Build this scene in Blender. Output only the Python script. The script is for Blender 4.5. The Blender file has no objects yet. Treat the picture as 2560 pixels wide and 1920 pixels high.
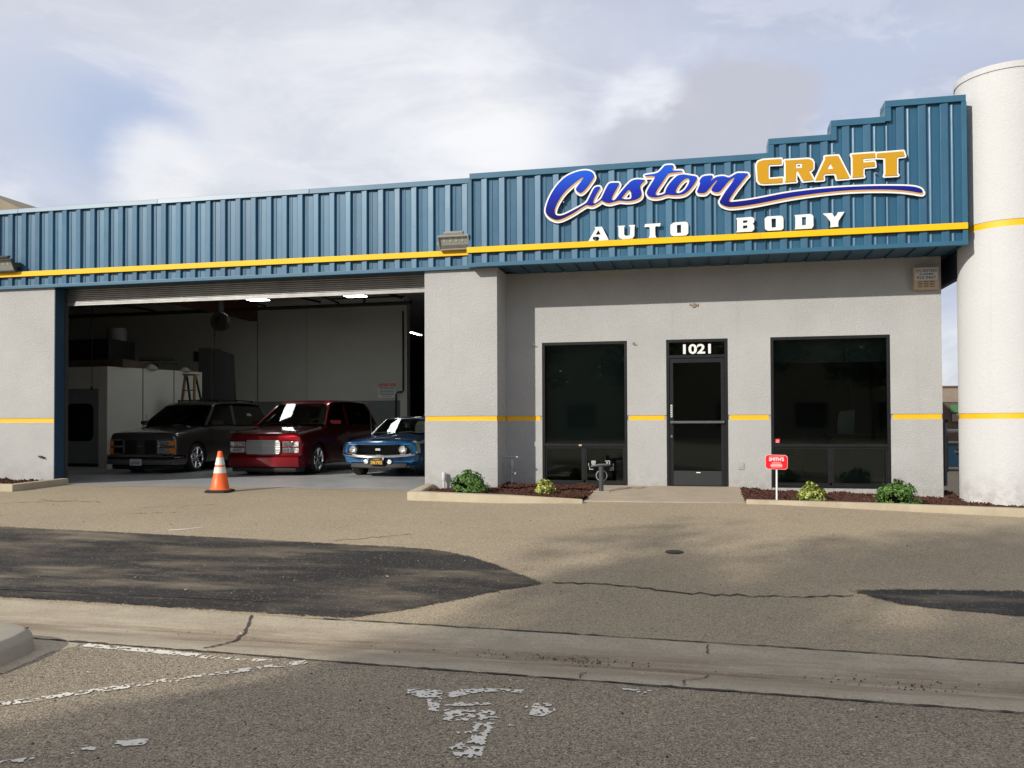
import bpy, bmesh, math, random
import numpy as np
from mathutils import Vector, Matrix
random.seed(7); np.random.seed(7)
R = math.radians
sc = bpy.context.scene
COL = sc.collection

# ------------------------------------------------------------------ camera
cam = bpy.data.cameras.new('camera'); camo = bpy.data.objects.new('camera', cam); COL.objects.link(camo)
cam.sensor_width = 36.0; cam.lens = 29.953; cam.shift_y = 58.552 / 2560
cam.clip_start = 0.1; cam.clip_end = 900
_psi, _p, _r = math.atan(2130 / 9527), 2130 / 128000, 0.00375
_F = Vector((-math.sin(_psi) * math.cos(_p), math.cos(_psi) * math.cos(_p), math.sin(_p)))
_R0 = Vector((math.cos(_psi), math.sin(_psi), 0)); _U0 = _R0.cross(_F)
_R = _R0 * math.cos(_r) - _U0 * math.sin(_r); _U = _U0 * math.cos(_r) + _R0 * math.sin(_r)
camo.matrix_world = Matrix(((_R.x, _U.x, -_F.x, 0), (_R.y, _U.y, -_F.y, -14.7), (_R.z, _U.z, -_F.z, 1.10), (0, 0, 0, 1)))
sc.camera = camo

# ------------------------------------------------------------------ sun and sky
SUN = Vector((-0.527, -0.712, 0.463)).normalized()          # towards the sun
SUN_EL = math.asin(SUN.z)
sl = bpy.data.lights.new('sun', 'SUN'); slo = bpy.data.objects.new('sun', sl); COL.objects.link(slo)
sl.energy = 3.9; sl.angle = R(0.55); sl.color = (1.0, 0.945, 0.855)
slo.rotation_euler = SUN.to_track_quat('Z', 'Y').to_euler(); slo.location = SUN * 60

world = bpy.data.worlds.new('World'); sc.world = world; world.use_nodes = True
wn, wl = world.node_tree.nodes, world.node_tree.links
for n in list(wn): wn.remove(n)
def WN(t, **k):
    n = wn.new(t)
    for a, v in k.items(): setattr(n, a, v)
    return n
def wmath(op, a, b=None, clamp=False):
    n = WN('ShaderNodeMath', operation=op, use_clamp=clamp)
    for i, v in enumerate((a, b)):
        if v is None: continue
        if isinstance(v, (int, float)): n.inputs[i].default_value = v
        else: wl.new(v, n.inputs[i])
    return n.outputs[0]
def wmix(f, a, b):
    n = WN('ShaderNodeMix', data_type='RGBA')
    for i, v in ((0, f), (6, a), (7, b)):
        if isinstance(v, (int, float)): n.inputs[i].default_value = v
        elif isinstance(v, tuple): n.inputs[i].default_value = v
        else: wl.new(v, n.inputs[i])
    return n.outputs[2]
tc = WN('ShaderNodeTexCoord'); DIR = tc.outputs['Generated']
sky = WN('ShaderNodeTexSky', sky_type='NISHITA', sun_disc=False, sun_elevation=SUN_EL,
         sun_rotation=math.atan2(SUN.x, SUN.y), air_density=1.0, dust_density=1.5, ozone_density=1.0)
def wnoise(scale, detail, rough, loc=(0, 0, 0), sq=(1, 1, 1.9), dist=0.0):
    mp = WN('ShaderNodeMapping'); mp.inputs['Location'].default_value = loc; mp.inputs['Scale'].default_value = sq
    wl.new(DIR, mp.inputs['Vector'])
    n = WN('ShaderNodeTexNoise'); n.inputs['Scale'].default_value = scale; n.inputs['Detail'].default_value = detail
    n.inputs['Roughness'].default_value = rough; n.inputs['Distortion'].default_value = dist
    wl.new(mp.outputs[0], n.inputs['Vector']); return n.outputs['Fac']
def wramp(f, lo, hi, a=0.0, b=1.0):
    n = WN('ShaderNodeMapRange', interpolation_type='SMOOTHSTEP')
    for i, v in ((0, f), (1, lo), (2, hi), (3, a), (4, b)):
        if isinstance(v, (int, float)): n.inputs[i].default_value = v
        else: wl.new(v, n.inputs[i])
    return n.outputs[0]
def skydir(px, py):                      # a direction of the sky, from where it shows in the photograph
    d = _F + _R * ((px - 1280) / 2130) - _U * ((py - 960 - 58.552) / 2130); return d.normalized()
WOB = wnoise(5.0, 5, 0.6, (3, 1, 2))
def blob(px, py, rad, soft=0.35):        # one soft cloud mass round a direction, its edge broken by noise
    d = skydir(px, py)
    n = WN('ShaderNodeVectorMath', operation='DISTANCE'); wl.new(DIR, n.inputs[0]); n.inputs[1].default_value = d
    q = wmath('ADD', n.outputs['Value'], wmath('MULTIPLY', wmath('SUBTRACT', WOB, 0.5), rad * 2.2))
    return wramp(q, rad * (1 + soft), rad * (1 - soft))
K = 10.0
def kc(r, g, b): return (r * K, g * K, b * K, 1)
BASE = wmix(wramp(wnoise(1.6, 4, 0.5, (1, 4, 0)), 0.35, 0.68), kc(0.48, 0.515, 0.625), kc(0.68, 0.695, 0.77))
c = wmix(wramp(wnoise(2.6, 8, 0.6, (7.3, 2.1, 0.4), dist=0.4), 0.45, 0.62), BASE, kc(0.80, 0.81, 0.85))
c = wmix(wmath('MULTIPLY', blob(330, 330, 0.085, 0.7), 0.75), c, kc(0.36, 0.47, 0.72))
c = wmix(wmath('MULTIPLY', blob(90, 300, 0.10, 0.8), 0.55), c, kc(0.47, 0.55, 0.74))
c = wmix(wmath('MULTIPLY', blob(230, 70, 0.14, 0.9), 0.6), c, kc(0.66, 0.67, 0.74))
c = wmix(wmath('MULTIPLY', blob(2150, 130, 0.26, 0.8), 0.8), c, kc(0.455, 0.515, 0.69))
c = wmix(wmath('MULTIPLY', blob(1480, 60, 0.16, 0.9), 0.6), c, kc(0.53, 0.57, 0.70))
c = wmix(wmath('MULTIPLY', blob(820, 240, 0.25, 0.9), 0.72), c, kc(0.76, 0.775, 0.83))
c = wmix(wmath('MULTIPLY', blob(980, 280, 0.10, 0.8), 0.6), c, kc(0.92, 0.925, 0.95))
c = wmix(wmath('MULTIPLY', blob(600, 450, 0.11, 0.8), 0.6), c, kc(0.84, 0.845, 0.88))
c = wmix(wmath('MULTIPLY', blob(330, 345, 0.055, 0.7), 0.8), c, kc(0.40, 0.49, 0.71))
c = wmix(wmath('MULTIPLY', blob(820, 130, 0.06, 0.9), 0.5), c, kc(0.88, 0.885, 0.92))
c = wmix(wmath('MULTIPLY', blob(1080, 250, 0.07, 0.9), 0.6), c, kc(0.92, 0.925, 0.95))
c = wmix(wmath('MULTIPLY', blob(150, 270, 0.05, 0.8), 0.5), c, kc(0.46, 0.54, 0.72))
c = wmix(wmath('MULTIPLY', blob(1235, 335, 0.060, 0.9), 0.85), c, kc(0.96, 0.955, 0.95))
c = wmix(wmath('MULTIPLY', blob(420, 470, 0.050, 0.5), 0.8), c, kc(0.94, 0.93, 0.92))
c = wmix(wmath('MULTIPLY', blob(1620, 275, 0.050, 0.30), 0.8), c, kc(0.92, 0.93, 0.97))
c = wmix(wmath('MULTIPLY', blob(1850, 310, 0.085, 0.22), 0.85), c, kc(0.545, 0.54, 0.60))
c = wmix(wmath('MULTIPLY', blob(1640, 400, 0.06, 0.22), 0.85), c, kc(0.54, 0.545, 0.605))
c = wmix(wmath('MULTIPLY', wramp(wnoise(3.2, 9, 0.62, (2, 5, 1), (1, 1, 2.6), 0.5), 0.40, 0.60), 0.34), c, kc(0.49, 0.52, 0.62))
c = wmix(wmath('MULTIPLY', wramp(wnoise(7.0, 8, 0.62, (9, 3, 4), (1, 1, 2.2), 0.5), 0.52, 0.66), 0.22), c, kc(0.95, 0.95, 0.97))
c = wmix(0.12, c, sky.outputs[0])
bg = WN('ShaderNodeBackground'); bg.inputs['Strength'].default_value = 0.1
wl.new(c, bg.inputs['Color'])
wo = WN('ShaderNodeOutputWorld'); wl.new(bg.outputs[0], wo.inputs['Surface'])

vs = sc.view_settings; vs.view_transform = 'Standard'; vs.look = 'None'; vs.exposure = 0.15; vs.gamma = 1.0; vs.use_curve_mapping = False
sc.render.engine = 'CYCLES'; sc.cycles.use_denoising = True; sc.cycles.max_bounces = 8; sc.cycles.diffuse_bounces = 8
sc.cycles.transparent_max_bounces = 12; sc.cycles.sample_clamp_indirect = 6

# ------------------------------------------------------------------ materials
MATS = {}
class NT:
    def __init__(s, name):
        s.m = bpy.data.materials.new(name); s.m.use_nodes = True; s.n = s.m.node_tree.nodes; s.l = s.m.node_tree.links
        s.b = s.n['Principled BSDF']; s.tc = s.n.new('ShaderNodeTexCoord'); s.P = s.tc.outputs['Object']
        MATS[name] = s.m
    def set(s, sock, v):
        i = s.b.inputs[sock]
        if hasattr(v, 'links') or isinstance(v, bpy.types.NodeSocket): s.l.new(v, i)
        else: i.default_value = v
    def mp(s, scale=(1, 1, 1), loc=(0, 0, 0), rot=(0, 0, 0)):
        m = s.n.new('ShaderNodeMapping'); m.inputs['Scale'].default_value = scale; m.inputs['Location'].default_value = loc
        m.inputs['Rotation'].default_value = rot
        s.l.new(s.P, m.inputs['Vector']); return m.outputs[0]
    def noise(s, scale, detail=4, rough=0.55, vec=None, out='Fac', dist=0.0):
        t = s.n.new('ShaderNodeTexNoise'); t.inputs['Scale'].default_value = scale; t.inputs['Detail'].default_value = detail
        t.inputs['Roughness'].default_value = rough; t.inputs['Distortion'].default_value = dist; s.l.new(vec or s.P, t.inputs['Vector']); return t.outputs[out]
    def voro(s, scale, vec=None, out='Color', feat='F1'):
        t = s.n.new('ShaderNodeTexVoronoi'); t.feature = feat; t.inputs['Scale'].default_value = scale; s.l.new(vec or s.P, t.inputs['Vector']); return t.outputs[out]
    def mr(s, f, lo, hi, a=0.0, b=1.0):
        n = s.n.new('ShaderNodeMapRange')
        for i, v in ((0, f), (1, lo), (2, hi), (3, a), (4, b)):
            if isinstance(v, (int, float)): n.inputs[i].default_value = v
            else: s.l.new(v, n.inputs[i])
        return n.outputs[0]
    def mix(s, f, a, b, mode='MIX'):
        n = s.n.new('ShaderNodeMix'); n.data_type = 'RGBA'; n.blend_type = mode
        for i, v in ((0, f), (6, a), (7, b)):
            if isinstance(v, (int, float)): n.inputs[i].default_value = v
            elif isinstance(v, tuple): n.inputs[i].default_value = v if len(v) == 4 else v + (1,)
            else: s.l.new(v, n.inputs[i])
        return n.outputs[2]
    def math(s, op, a, b=0.0):
        n = s.n.new('ShaderNodeMath'); n.operation = op
        for i, v in ((0, a), (1, b)):
            if isinstance(v, (int, float)): n.inputs[i].default_value = v
            else: s.l.new(v, n.inputs[i])
        return n.outputs[0]
    def sep(s, v):
        n = s.n.new('ShaderNodeSeparateXYZ'); s.l.new(v, n.inputs[0]); return n.outputs
    def bump(s, h, strength=0.4, dist=0.01, prev=None):
        n = s.n.new('ShaderNodeBump'); n.inputs['Strength'].default_value = strength; n.inputs['Distance'].default_value = dist
        s.l.new(h, n.inputs['Height'])
        if prev is not None: s.l.new(prev, n.inputs['Normal'])
        s.l.new(n.outputs[0], s.b.inputs['Normal']); return n.outputs[0]
def M(name, col, rough=0.5, metal=0.0, var=0.0, vs=3.0, bump=0.0, bs=60.0, bd=0.003, coat=0.0, spec=0.5, emit=None, es=1.0):
    t = NT(name); c4 = tuple(col) + (1,)
    t.set('Roughness', rough); t.set('Metallic', metal); t.set('Specular IOR Level', spec)
    if coat: t.set('Coat Weight', coat); t.set('Coat Roughness', 0.04)
    if var:
        f = t.mr(t.noise(vs, 5, 0.6), 0.3, 0.7)
        t.set('Base Color', t.mix(f, tuple(x * (1 - var) for x in col), tuple(min(1, x * (1 + var)) for x in col)))
    else: t.set('Base Color', c4)
    if bump: t.bump(t.noise(bs, 4, 0.6), bump, bd)
    if emit: t.set('Emission Color', tuple(emit) + (1,)); t.set('Emission Strength', es)
    return t.m

def stucco(name, col, dark=0.06, bs=85.0, dirt=True, bst=0.5):
    t = NT(name)
    f = t.mr(t.noise(1.1, 5, 0.6), 0.3, 0.7); f2 = t.mr(t.noise(14, 4, 0.6), 0.25, 0.75)
    a = t.mix(f, tuple(x * (1 - dark) for x in col), tuple(x * (1 + dark * 0.6) for x in col))
    a = t.mix(t.math('MULTIPLY', f2, 0.10), a, tuple(x * 0.75 for x in col))
    if dirt:
        z = t.sep(t.P)[2]
        low = t.math('MULTIPLY', t.mr(z, -0.08, 0.42, 1.0, 0.0), t.mr(t.noise(6, 6, 0.7), 0.38, 0.66))
        a = t.mix(t.math('MULTIPLY', low, 0.5), a, (0.22, 0.185, 0.14))
        run = t.mr(t.noise(1.0, 5, 0.6, t.mp((5.5, 5.5, 0.22))), 0.60, 0.80)
        a = t.mix(t.math('MULTIPLY', run, 0.16), a, (0.20, 0.19, 0.17))
        a = t.mix(t.mr(t.noise(0.8, 4, 0.6, t.mp((1, 1, 1), (4, 2, 7))), 0.55, 0.62, 0, 0.10), a, tuple(x * 1.12 for x in col))
    t.set('Base Color', a); t.set('Roughness', 0.85); t.set('Specular IOR Level', 0.25)
    lace = t.mr(t.noise(bs * 0.45, 5, 0.65, dist=0.25), 0.40, 0.62)
    fine = t.noise(bs * 3.2, 4, 0.65)
    n1 = t.bump(lace, bst, 0.008); t.bump(fine, bst, 0.004, n1)
    return t.m
stucco('wall_gray', (0.435, 0.437, 0.425), 0.09)
stucco('wall_white', (0.575, 0.578, 0.572), 0.03, 60.0, True, 0.3)
M('stripe_yellow', (0.84, 0.46, 0.005), 0.5, var=0.06, vs=2)
M('trim_yellow', (0.86, 0.49, 0.004), 0.45, var=0.04, vs=1.5, spec=0.3)
M('jamb_blue', (0.012, 0.045, 0.085), 0.45, var=0.15, vs=5)
def metal_blue():
    t = NT('fascia_blue')
    st = t.noise(1.0, 3, 0.5, t.mp((9, 9, 0.25)))
    col = t.mix(t.mr(st, 0.3, 0.7), (0.009, 0.080, 0.155), (0.015, 0.102, 0.182))
    col = t.mix(t.mr(t.noise(3.5, 5, 0.6, t.mp((2.5, 1, 0.5))), 0.58, 0.8, 0, 0.35), col, (0.085, 0.16, 0.21))
    oi = t.n.new('ShaderNodeObjectInfo'); col = t.mix(1.0, col, t.mix(oi.outputs['Random'], (0.88, 0.90, 0.92), (1.08, 1.08, 1.07)), 'MULTIPLY')
    t.set('Base Color', col); t.set('Roughness', t.mr(t.noise(4, 4, 0.6), 0.3, 0.7, 0.36, 0.46)); t.set('Specular IOR Level', 0.6)
    t.set('Metallic', 0.10); t.set('Coat Weight', 0.22); t.set('Coat Roughness', 0.36)
    t.bump(t.noise(1.0, 2, 0.5, t.mp((2.2, 2.2, 0.8))), 0.25, 0.02)
    return t.m
metal_blue()
M('trim_blue', (0.028, 0.115, 0.19), 0.40, var=0.08, vs=3, spec=0.5)
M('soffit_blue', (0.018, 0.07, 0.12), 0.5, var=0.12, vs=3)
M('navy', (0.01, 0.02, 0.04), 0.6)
M('alum_dark', (0.016, 0.017, 0.018), 0.38, 0.35, var=0.2, vs=8)
M('door_bottom', (0.02, 0.022, 0.024), 0.5)
M('steel', (0.55, 0.55, 0.54), 0.3, 1.0, var=0.1, vs=12)
M('chrome', (0.82, 0.82, 0.82), 0.07, 1.0)
M('curtain_steel', (0.27, 0.265, 0.255), 0.40, 0.8, var=0.15, vs=4)
M('white_paint', (0.78, 0.77, 0.74), 0.5)
M('white_letter', (0.80, 0.79, 0.75), 0.45)
M('black', (0.008, 0.008, 0.009), 0.5)
M('black_gloss', (0.006, 0.006, 0.007), 0.15)
M('rubber', (0.014, 0.014, 0.014), 0.75, var=0.3, vs=20)
M('tan_shade', (0.55, 0.33, 0.14), 0.5)
M('gold', (0.54, 0.285, 0.010), 0.5, spec=0.25)
def grad():
    t = NT('script_blue'); z = t.sep(t.P)[2]
    c = t.mix(t.mr(z, 4.42, 4.78), (0.006, 0.003, 0.09), (0.009, 0.024, 0.36))
    c = t.mix(t.mr(z, 4.80, 5.15), c, (0.012, 0.095, 0.60)); t.set('Base Color', c); t.set('Roughness', 0.55); t.set('Specular IOR Level', 0.12)
grad()
def glass(name, tint, gloss=0.03, ior=1.5):
    t = NT(name); n = t.n; n.remove(t.b); out = n['Material Output']
    tr = n.new('ShaderNodeBsdfTransparent'); tr.inputs[0].default_value = tint + (1,)
    gl = n.new('ShaderNodeBsdfGlossy'); gl.inputs['Roughness'].default_value = gloss; gl.inputs['Color'].default_value = (0.9, 0.95, 0.93, 1)
    fr = n.new('ShaderNodeFresnel'); fr.inputs['IOR'].default_value = ior
    mx = n.new('ShaderNodeMixShader'); t.l.new(fr.outputs[0], mx.inputs[0]); t.l.new(tr.outputs[0], mx.inputs[1]); t.l.new(gl.outputs[0], mx.inputs[2])
    t.l.new(mx.outputs[0], out.inputs[0])
glass('window_glass', (0.58, 0.64, 0.62), 0.02, 1.5)
glass('car_glass', (0.52, 0.60, 0.56), 0.02, 1.5)
glass('limo_glass', (0.05, 0.055, 0.055), 0.02, 1.5)
glass('lens_glass', (0.9, 0.9, 0.9), 0.02, 1.5)

def asphalt(name, colA, colB, agg=0.5, stain=0.3):
    t = NT(name)
    a = t.mix(t.mr(t.noise(0.35, 5, 0.6), 0.35, 0.65), colA, colB)
    st = t.voro(150.0); g = t.sep(st)
    a = t.mix(t.mr(g[0], 0.55, 1.0, 0, agg * 0.8), a, tuple(min(1, x * 2.1) for x in colB))
    a = t.mix(t.mr(g[1], 0.62, 0.95, 0, agg * 0.95), a, tuple(x * 0.28 for x in colA))
    st2 = t.sep(t.voro(78.0))
    a = t.mix(t.mr(st2[0], 0.93, 0.97, 0, agg * 0.6), a, (0.50, 0.43, 0.32))
    a = t.mix(t.mr(st2[1], 0.92, 0.97, 0, agg * 0.75), a, (0.05, 0.042, 0.035))
    a = t.mix(t.mr(t.noise(2.2, 6, 0.7, t.mp((0.6, 1.6, 1))), 0.56, 0.75, 0, stain), a, tuple(x * 0.55 for x in colA))
    t.set('Base Color', a); t.set('Roughness', 0.9); t.set('Specular IOR Level', 0.2)
    n1 = t.bump(t.voro(95.0, out='Distance'), 0.45, 0.006); t.bump(t.noise(150, 3, 0.6), 0.35, 0.004, n1)
asphalt('asphalt', (0.290, 0.238, 0.163), (0.345, 0.282, 0.194), 0.6, 0.22)
asphalt('asphalt_lot', (0.220, 0.183, 0.132), (0.270, 0.223, 0.160), 0.9, 0.25)
def sealcoat():
    t = NT('sealcoat')
    f = t.mr(t.noise(1.0, 7, 0.68, t.mp((0.55, 2.6, 1), rot=(0, 0, 0.12))), 0.46, 0.66)
    a = t.mix(f, (0.032, 0.029, 0.026), (0.185, 0.152, 0.108))
    a = t.mix(t.mr(t.noise(0.7, 4, 0.6, t.mp((1, 1.3, 1), (3, 1, 0))), 0.42, 0.62, 0.0, 0.75), a, (0.022, 0.020, 0.019))
    st2 = t.sep(t.voro(70.0)); a = t.mix(t.mr(st2[0], 0.9, 0.98, 0, 0.45), a, (0.25, 0.21, 0.16))
    t.set('Base Color', a); t.set('Roughness', 0.8); t.set('Specular IOR Level', 0.25)
    t.bump(t.noise(120, 3, 0.6), 0.35, 0.004)
    at = t.n.new('ShaderNodeAttribute'); at.attribute_name = 'edge'            # the coat thins out to nothing towards its rim
    w = t.math('ADD', t.math('MULTIPLY', t.noise(7, 6, 0.7), 0.55), t.math('MULTIPLY', t.noise(60, 4, 0.7), 0.75))
    keep = t.mr(t.math('SUBTRACT', t.math('MULTIPLY', at.outputs['Fac'], 1.7), t.math('SUBTRACT', w, 0.42)), 0.0, 0.10)
    tr = t.n.new('ShaderNodeBsdfTransparent'); mx = t.n.new('ShaderNodeMixShader'); out = t.n['Material Output']
    t.l.new(keep, mx.inputs[0]); t.l.new(tr.outputs[0], mx.inputs[1]); t.l.new(t.b.outputs[0], mx.inputs[2]); t.l.new(mx.outputs[0], out.inputs[0])
sealcoat()
def concrete(name, col, stainc=(0.2, 0.15, 0.1), st=0.35, sx=(0.5, 2.5, 1), rough=0.85, grit=True):
    t = NT(name)
    a = t.mix(t.mr(t.noise(2.0, 6, 0.65), 0.3, 0.7), tuple(x * 0.86 for x in col), tuple(x * 1.08 for x in col))
    a = t.mix(t.mr(t.noise(1.3, 7, 0.65, t.mp(sx)), 0.50, 0.72, 0, st), a, stainc)
    if grit:
        g = t.sep(t.voro(75.0)); a = t.mix(t.mr(g[0], 0.86, 0.97, 0, 0.5), a, (0.09, 0.075, 0.06))
    t.set('Base Color', a); t.set('Roughness', rough); t.set('Specular IOR Level', 0.25)
    t.bump(t.noise(55, 5, 0.65), 0.3, 0.004)
def gutter_mat():
    t = NT('gutter_concrete'); at = t.n.new('ShaderNodeAttribute'); at.attribute_name = 'flow'      # 0 at the rims, 1 on the flow line
    a = t.mix(t.mr(t.noise(2.0, 6, 0.65), 0.3, 0.7), (0.355, 0.303, 0.220), (0.445, 0.385, 0.282))
    a = t.mix(t.mr(t.noise(1.5, 6, 0.65, t.mp((1, 3, 1))), 0.45, 0.7, 0, 0.5), a, (0.27, 0.215, 0.15))
    m = t.math('MULTIPLY', t.mr(at.outputs['Fac'], 0.25, 0.95), t.mr(t.noise(1.0, 7, 0.7, t.mp((0.7, 7, 1))), 0.36, 0.62, 0, 0.85))
    a = t.mix(m, a, (0.165, 0.110, 0.068))
    g = t.sep(t.voro(90.0)); a = t.mix(t.math('MULTIPLY', t.mr(g[0], 0.80, 0.97, 0, 0.55), t.mr(at.outputs['Fac'], 0.0, 0.7, 1.0, 0.35)), a, (0.09, 0.075, 0.06))
    a = t.mix(t.mr(g[1], 0.9, 0.99, 0, 0.4), a, (0.5, 0.45, 0.36))
    t.set('Base Color', a); t.set('Roughness', 0.85); t.set('Specular IOR Level', 0.25); t.bump(t.noise(70, 5, 0.7), 0.4, 0.005)
gutter_mat()
concrete('curb_concrete', (0.45, 0.385, 0.275), (0.22, 0.18, 0.13), 0.5, (1, 1, 1), grit=False)
concrete('island_concrete', (0.33, 0.295, 0.235), (0.15, 0.13, 0.10), 0.3, (1, 1, 1), grit=False)
concrete('walk_concrete', (0.375, 0.315, 0.235), (0.24, 0.19, 0.14), 0.35, (1, 1.5, 1), grit=False)
def epoxy():
    t = NT('garage_floor')
    a = t.mix(t.mr(t.noise(1.2, 5, 0.6), 0.3, 0.7), (0.335, 0.345, 0.345), (0.40, 0.405, 0.40))
    a = t.mix(t.mr(t.noise(1.6, 6, 0.7, t.mp((0.7, 2.0, 1))), 0.60, 0.75, 0, 0.35), a, (0.20, 0.19, 0.18))
    t.set('Base Color', a); t.set('Roughness', t.mr(t.noise(3, 4, 0.6), 0.3, 0.7, 0.28, 0.45))
epoxy()
M('crack_dark', (0.035, 0.03, 0.025), 0.95)
M('joint_dirt', (0.055, 0.045, 0.034), 0.95, var=0.4, vs=30)
M('road_paint', (0.68, 0.64, 0.55), 0.75, var=0.12, vs=25)
M('mulch', (0.075, 0.022, 0.014), 0.9, var=0.5, vs=40)
M('mulch_chip', (0.066, 0.023, 0.012), 0.9, var=0.45, vs=9)
M('leaf_green', (0.085, 0.185, 0.025), 0.55, var=0.5, vs=14)
M('leaf_dark', (0.040, 0.095, 0.016), 0.55, var=0.4, vs=14)
M('leaf_yellow', (0.44, 0.45, 0.11), 0.55, var=0.35, vs=30)
M('leaf_variegated', (0.15, 0.20, 0.03), 0.55, var=0.5, vs=30)
M('tree_leaf', (0.05, 0.09, 0.03), 0.6, var=0.4, vs=3)
M('bark', (0.08, 0.06, 0.045), 0.9, var=0.3, vs=8, bump=0.5, bs=30)
M('cone_orange', (0.85, 0.13, 0.02), 0.45, var=0.08, vs=9)
M('cone_white', (0.66, 0.64, 0.58), 0.5, var=0.14, vs=18)
M('int_white', (0.62, 0.615, 0.56), 0.75, var=0.05, vs=1)
M('int_gray', (0.20, 0.21, 0.21), 0.6, var=0.06, vs=2)
M('int_dark', (0.05, 0.05, 0.05), 0.8)
M('shade_dark', (0.15, 0.18, 0.18), 0.8)
M('screen_gray', (0.16, 0.17, 0.17), 0.8)
M('int_blue', (0.02, 0.05, 0.10), 0.7)
M('glulam', (0.12, 0.045, 0.025), 0.6, var=0.25, vs=4)
M('ceiling', (0.50, 0.48, 0.44), 0.8)
M('pipe_dark', (0.03, 0.028, 0.026), 0.6)
M('lamp_on', (0.9, 0.9, 0.9), 0.4, emit=(0.95, 1.0, 0.98), es=13.0)
M('lamp_gray', (0.36, 0.35, 0.33), 0.45, 0.3)
M('lamp_lens', (0.30, 0.31, 0.28), 0.15)
M('led_chip', (0.50, 0.55, 0.36), 0.4)
M('lamp_dark', (0.05, 0.05, 0.05), 0.5)
M('alarm_tan', (0.50, 0.37, 0.24), 0.5, var=0.15, vs=10)
M('alarm_face', (0.52, 0.51, 0.48), 0.5, var=0.06, vs=20)
M('print_navy', (0.02, 0.025, 0.06), 0.5)
M('sign_red', (0.75, 0.008, 0.018), 0.4)
M('print_white', (0.80, 0.74, 0.72), 0.5)
M('print_pink', (0.85, 0.40, 0.40), 0.5)
M('post_gray', (0.050, 0.056, 0.062), 0.45, var=0.2, vs=12)
M('pipe_gray', (0.36, 0.36, 0.345), 0.7, var=0.06, vs=10)
M('ladder_wood', (0.20, 0.12, 0.06), 0.6)
M('ladder_dark', (0.035, 0.028, 0.022), 0.6)
M('brown_block', (0.10, 0.07, 0.05), 0.85, var=0.2, vs=2)
M('brown_tile', (0.24, 0.19, 0.145), 0.8, var=0.12, vs=3)
M('beige_wall', (0.24, 0.20, 0.14), 0.85, var=0.1, vs=1)
M('sign_green', (0.05, 0.16, 0.06), 0.6)
M('roof_gray', (0.16, 0.15, 0.14), 0.9)
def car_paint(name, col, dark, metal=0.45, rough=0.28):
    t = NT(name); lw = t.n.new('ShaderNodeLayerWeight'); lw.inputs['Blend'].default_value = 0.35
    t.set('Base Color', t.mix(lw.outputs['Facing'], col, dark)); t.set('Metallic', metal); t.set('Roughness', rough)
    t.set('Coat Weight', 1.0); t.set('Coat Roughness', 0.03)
car_paint('paint_red', (0.30, 0.002, 0.010), (0.05, 0.0005, 0.002), 0.85, 0.38)  # near-black grazing tone puts the dark reflections on hood and sides into the colour
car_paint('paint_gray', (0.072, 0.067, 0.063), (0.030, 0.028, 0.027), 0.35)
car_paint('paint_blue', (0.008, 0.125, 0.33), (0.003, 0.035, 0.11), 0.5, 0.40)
M('paint_van', (0.50, 0.48, 0.40), 0.4, coat=0.5)
M('stripe_cream', (0.62, 0.60, 0.50), 0.35, coat=0.5)
def billet():
    t = NT('billet'); z = t.sep(t.P)[2]
    w = t.n.new('ShaderNodeTexWave'); w.bands_direction = 'Z'; w.inputs['Scale'].default_value = 22; t.l.new(t.P, w.inputs['Vector'])
    t.set('Base Color', t.mix(w.outputs['Fac'], (0.42, 0.42, 0.41), (0.72, 0.71, 0.68))); t.set('Metallic', 0.95); t.set('Roughness', 0.36)
    t.bump(w.outputs['Fac'], 0.5, 0.006)
billet()
def reflector():
    t = NT('lamp_reflector'); v = t.sep(t.voro(34.0))
    t.set('Base Color', t.mix(t.mr(v[0], 0.25, 0.75), (0.42, 0.42, 0.42), (0.95, 0.94, 0.92))); t.set('Metallic', 0.4); t.set('Roughness', 0.2)
    t.bump(t.voro(34.0, out='Distance'), 0.45, 0.02)
reflector()
M('grille_back', (0.10, 0.10, 0.10), 0.5)
M('amber', (0.75, 0.22, 0.01), 0.2, coat=0.6)
M('lip_gray', (0.018, 0.018, 0.018), 0.6)
M('plate_white', (0.66, 0.66, 0.66), 0.5)
M('plate_black', (0.012, 0.011, 0.010), 0.4)
M('plate_yellow', (0.85, 0.48, 0.03), 0.5)
M('seat_gray', (0.10, 0.10, 0.095), 0.8)
M('dash_gray', (0.48, 0.52, 0.46), 0.7)
M('paper', (0.82, 0.84, 0.80), 0.6)
M('paper_clear', (0.45, 0.45, 0.43), 0.3)

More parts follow.
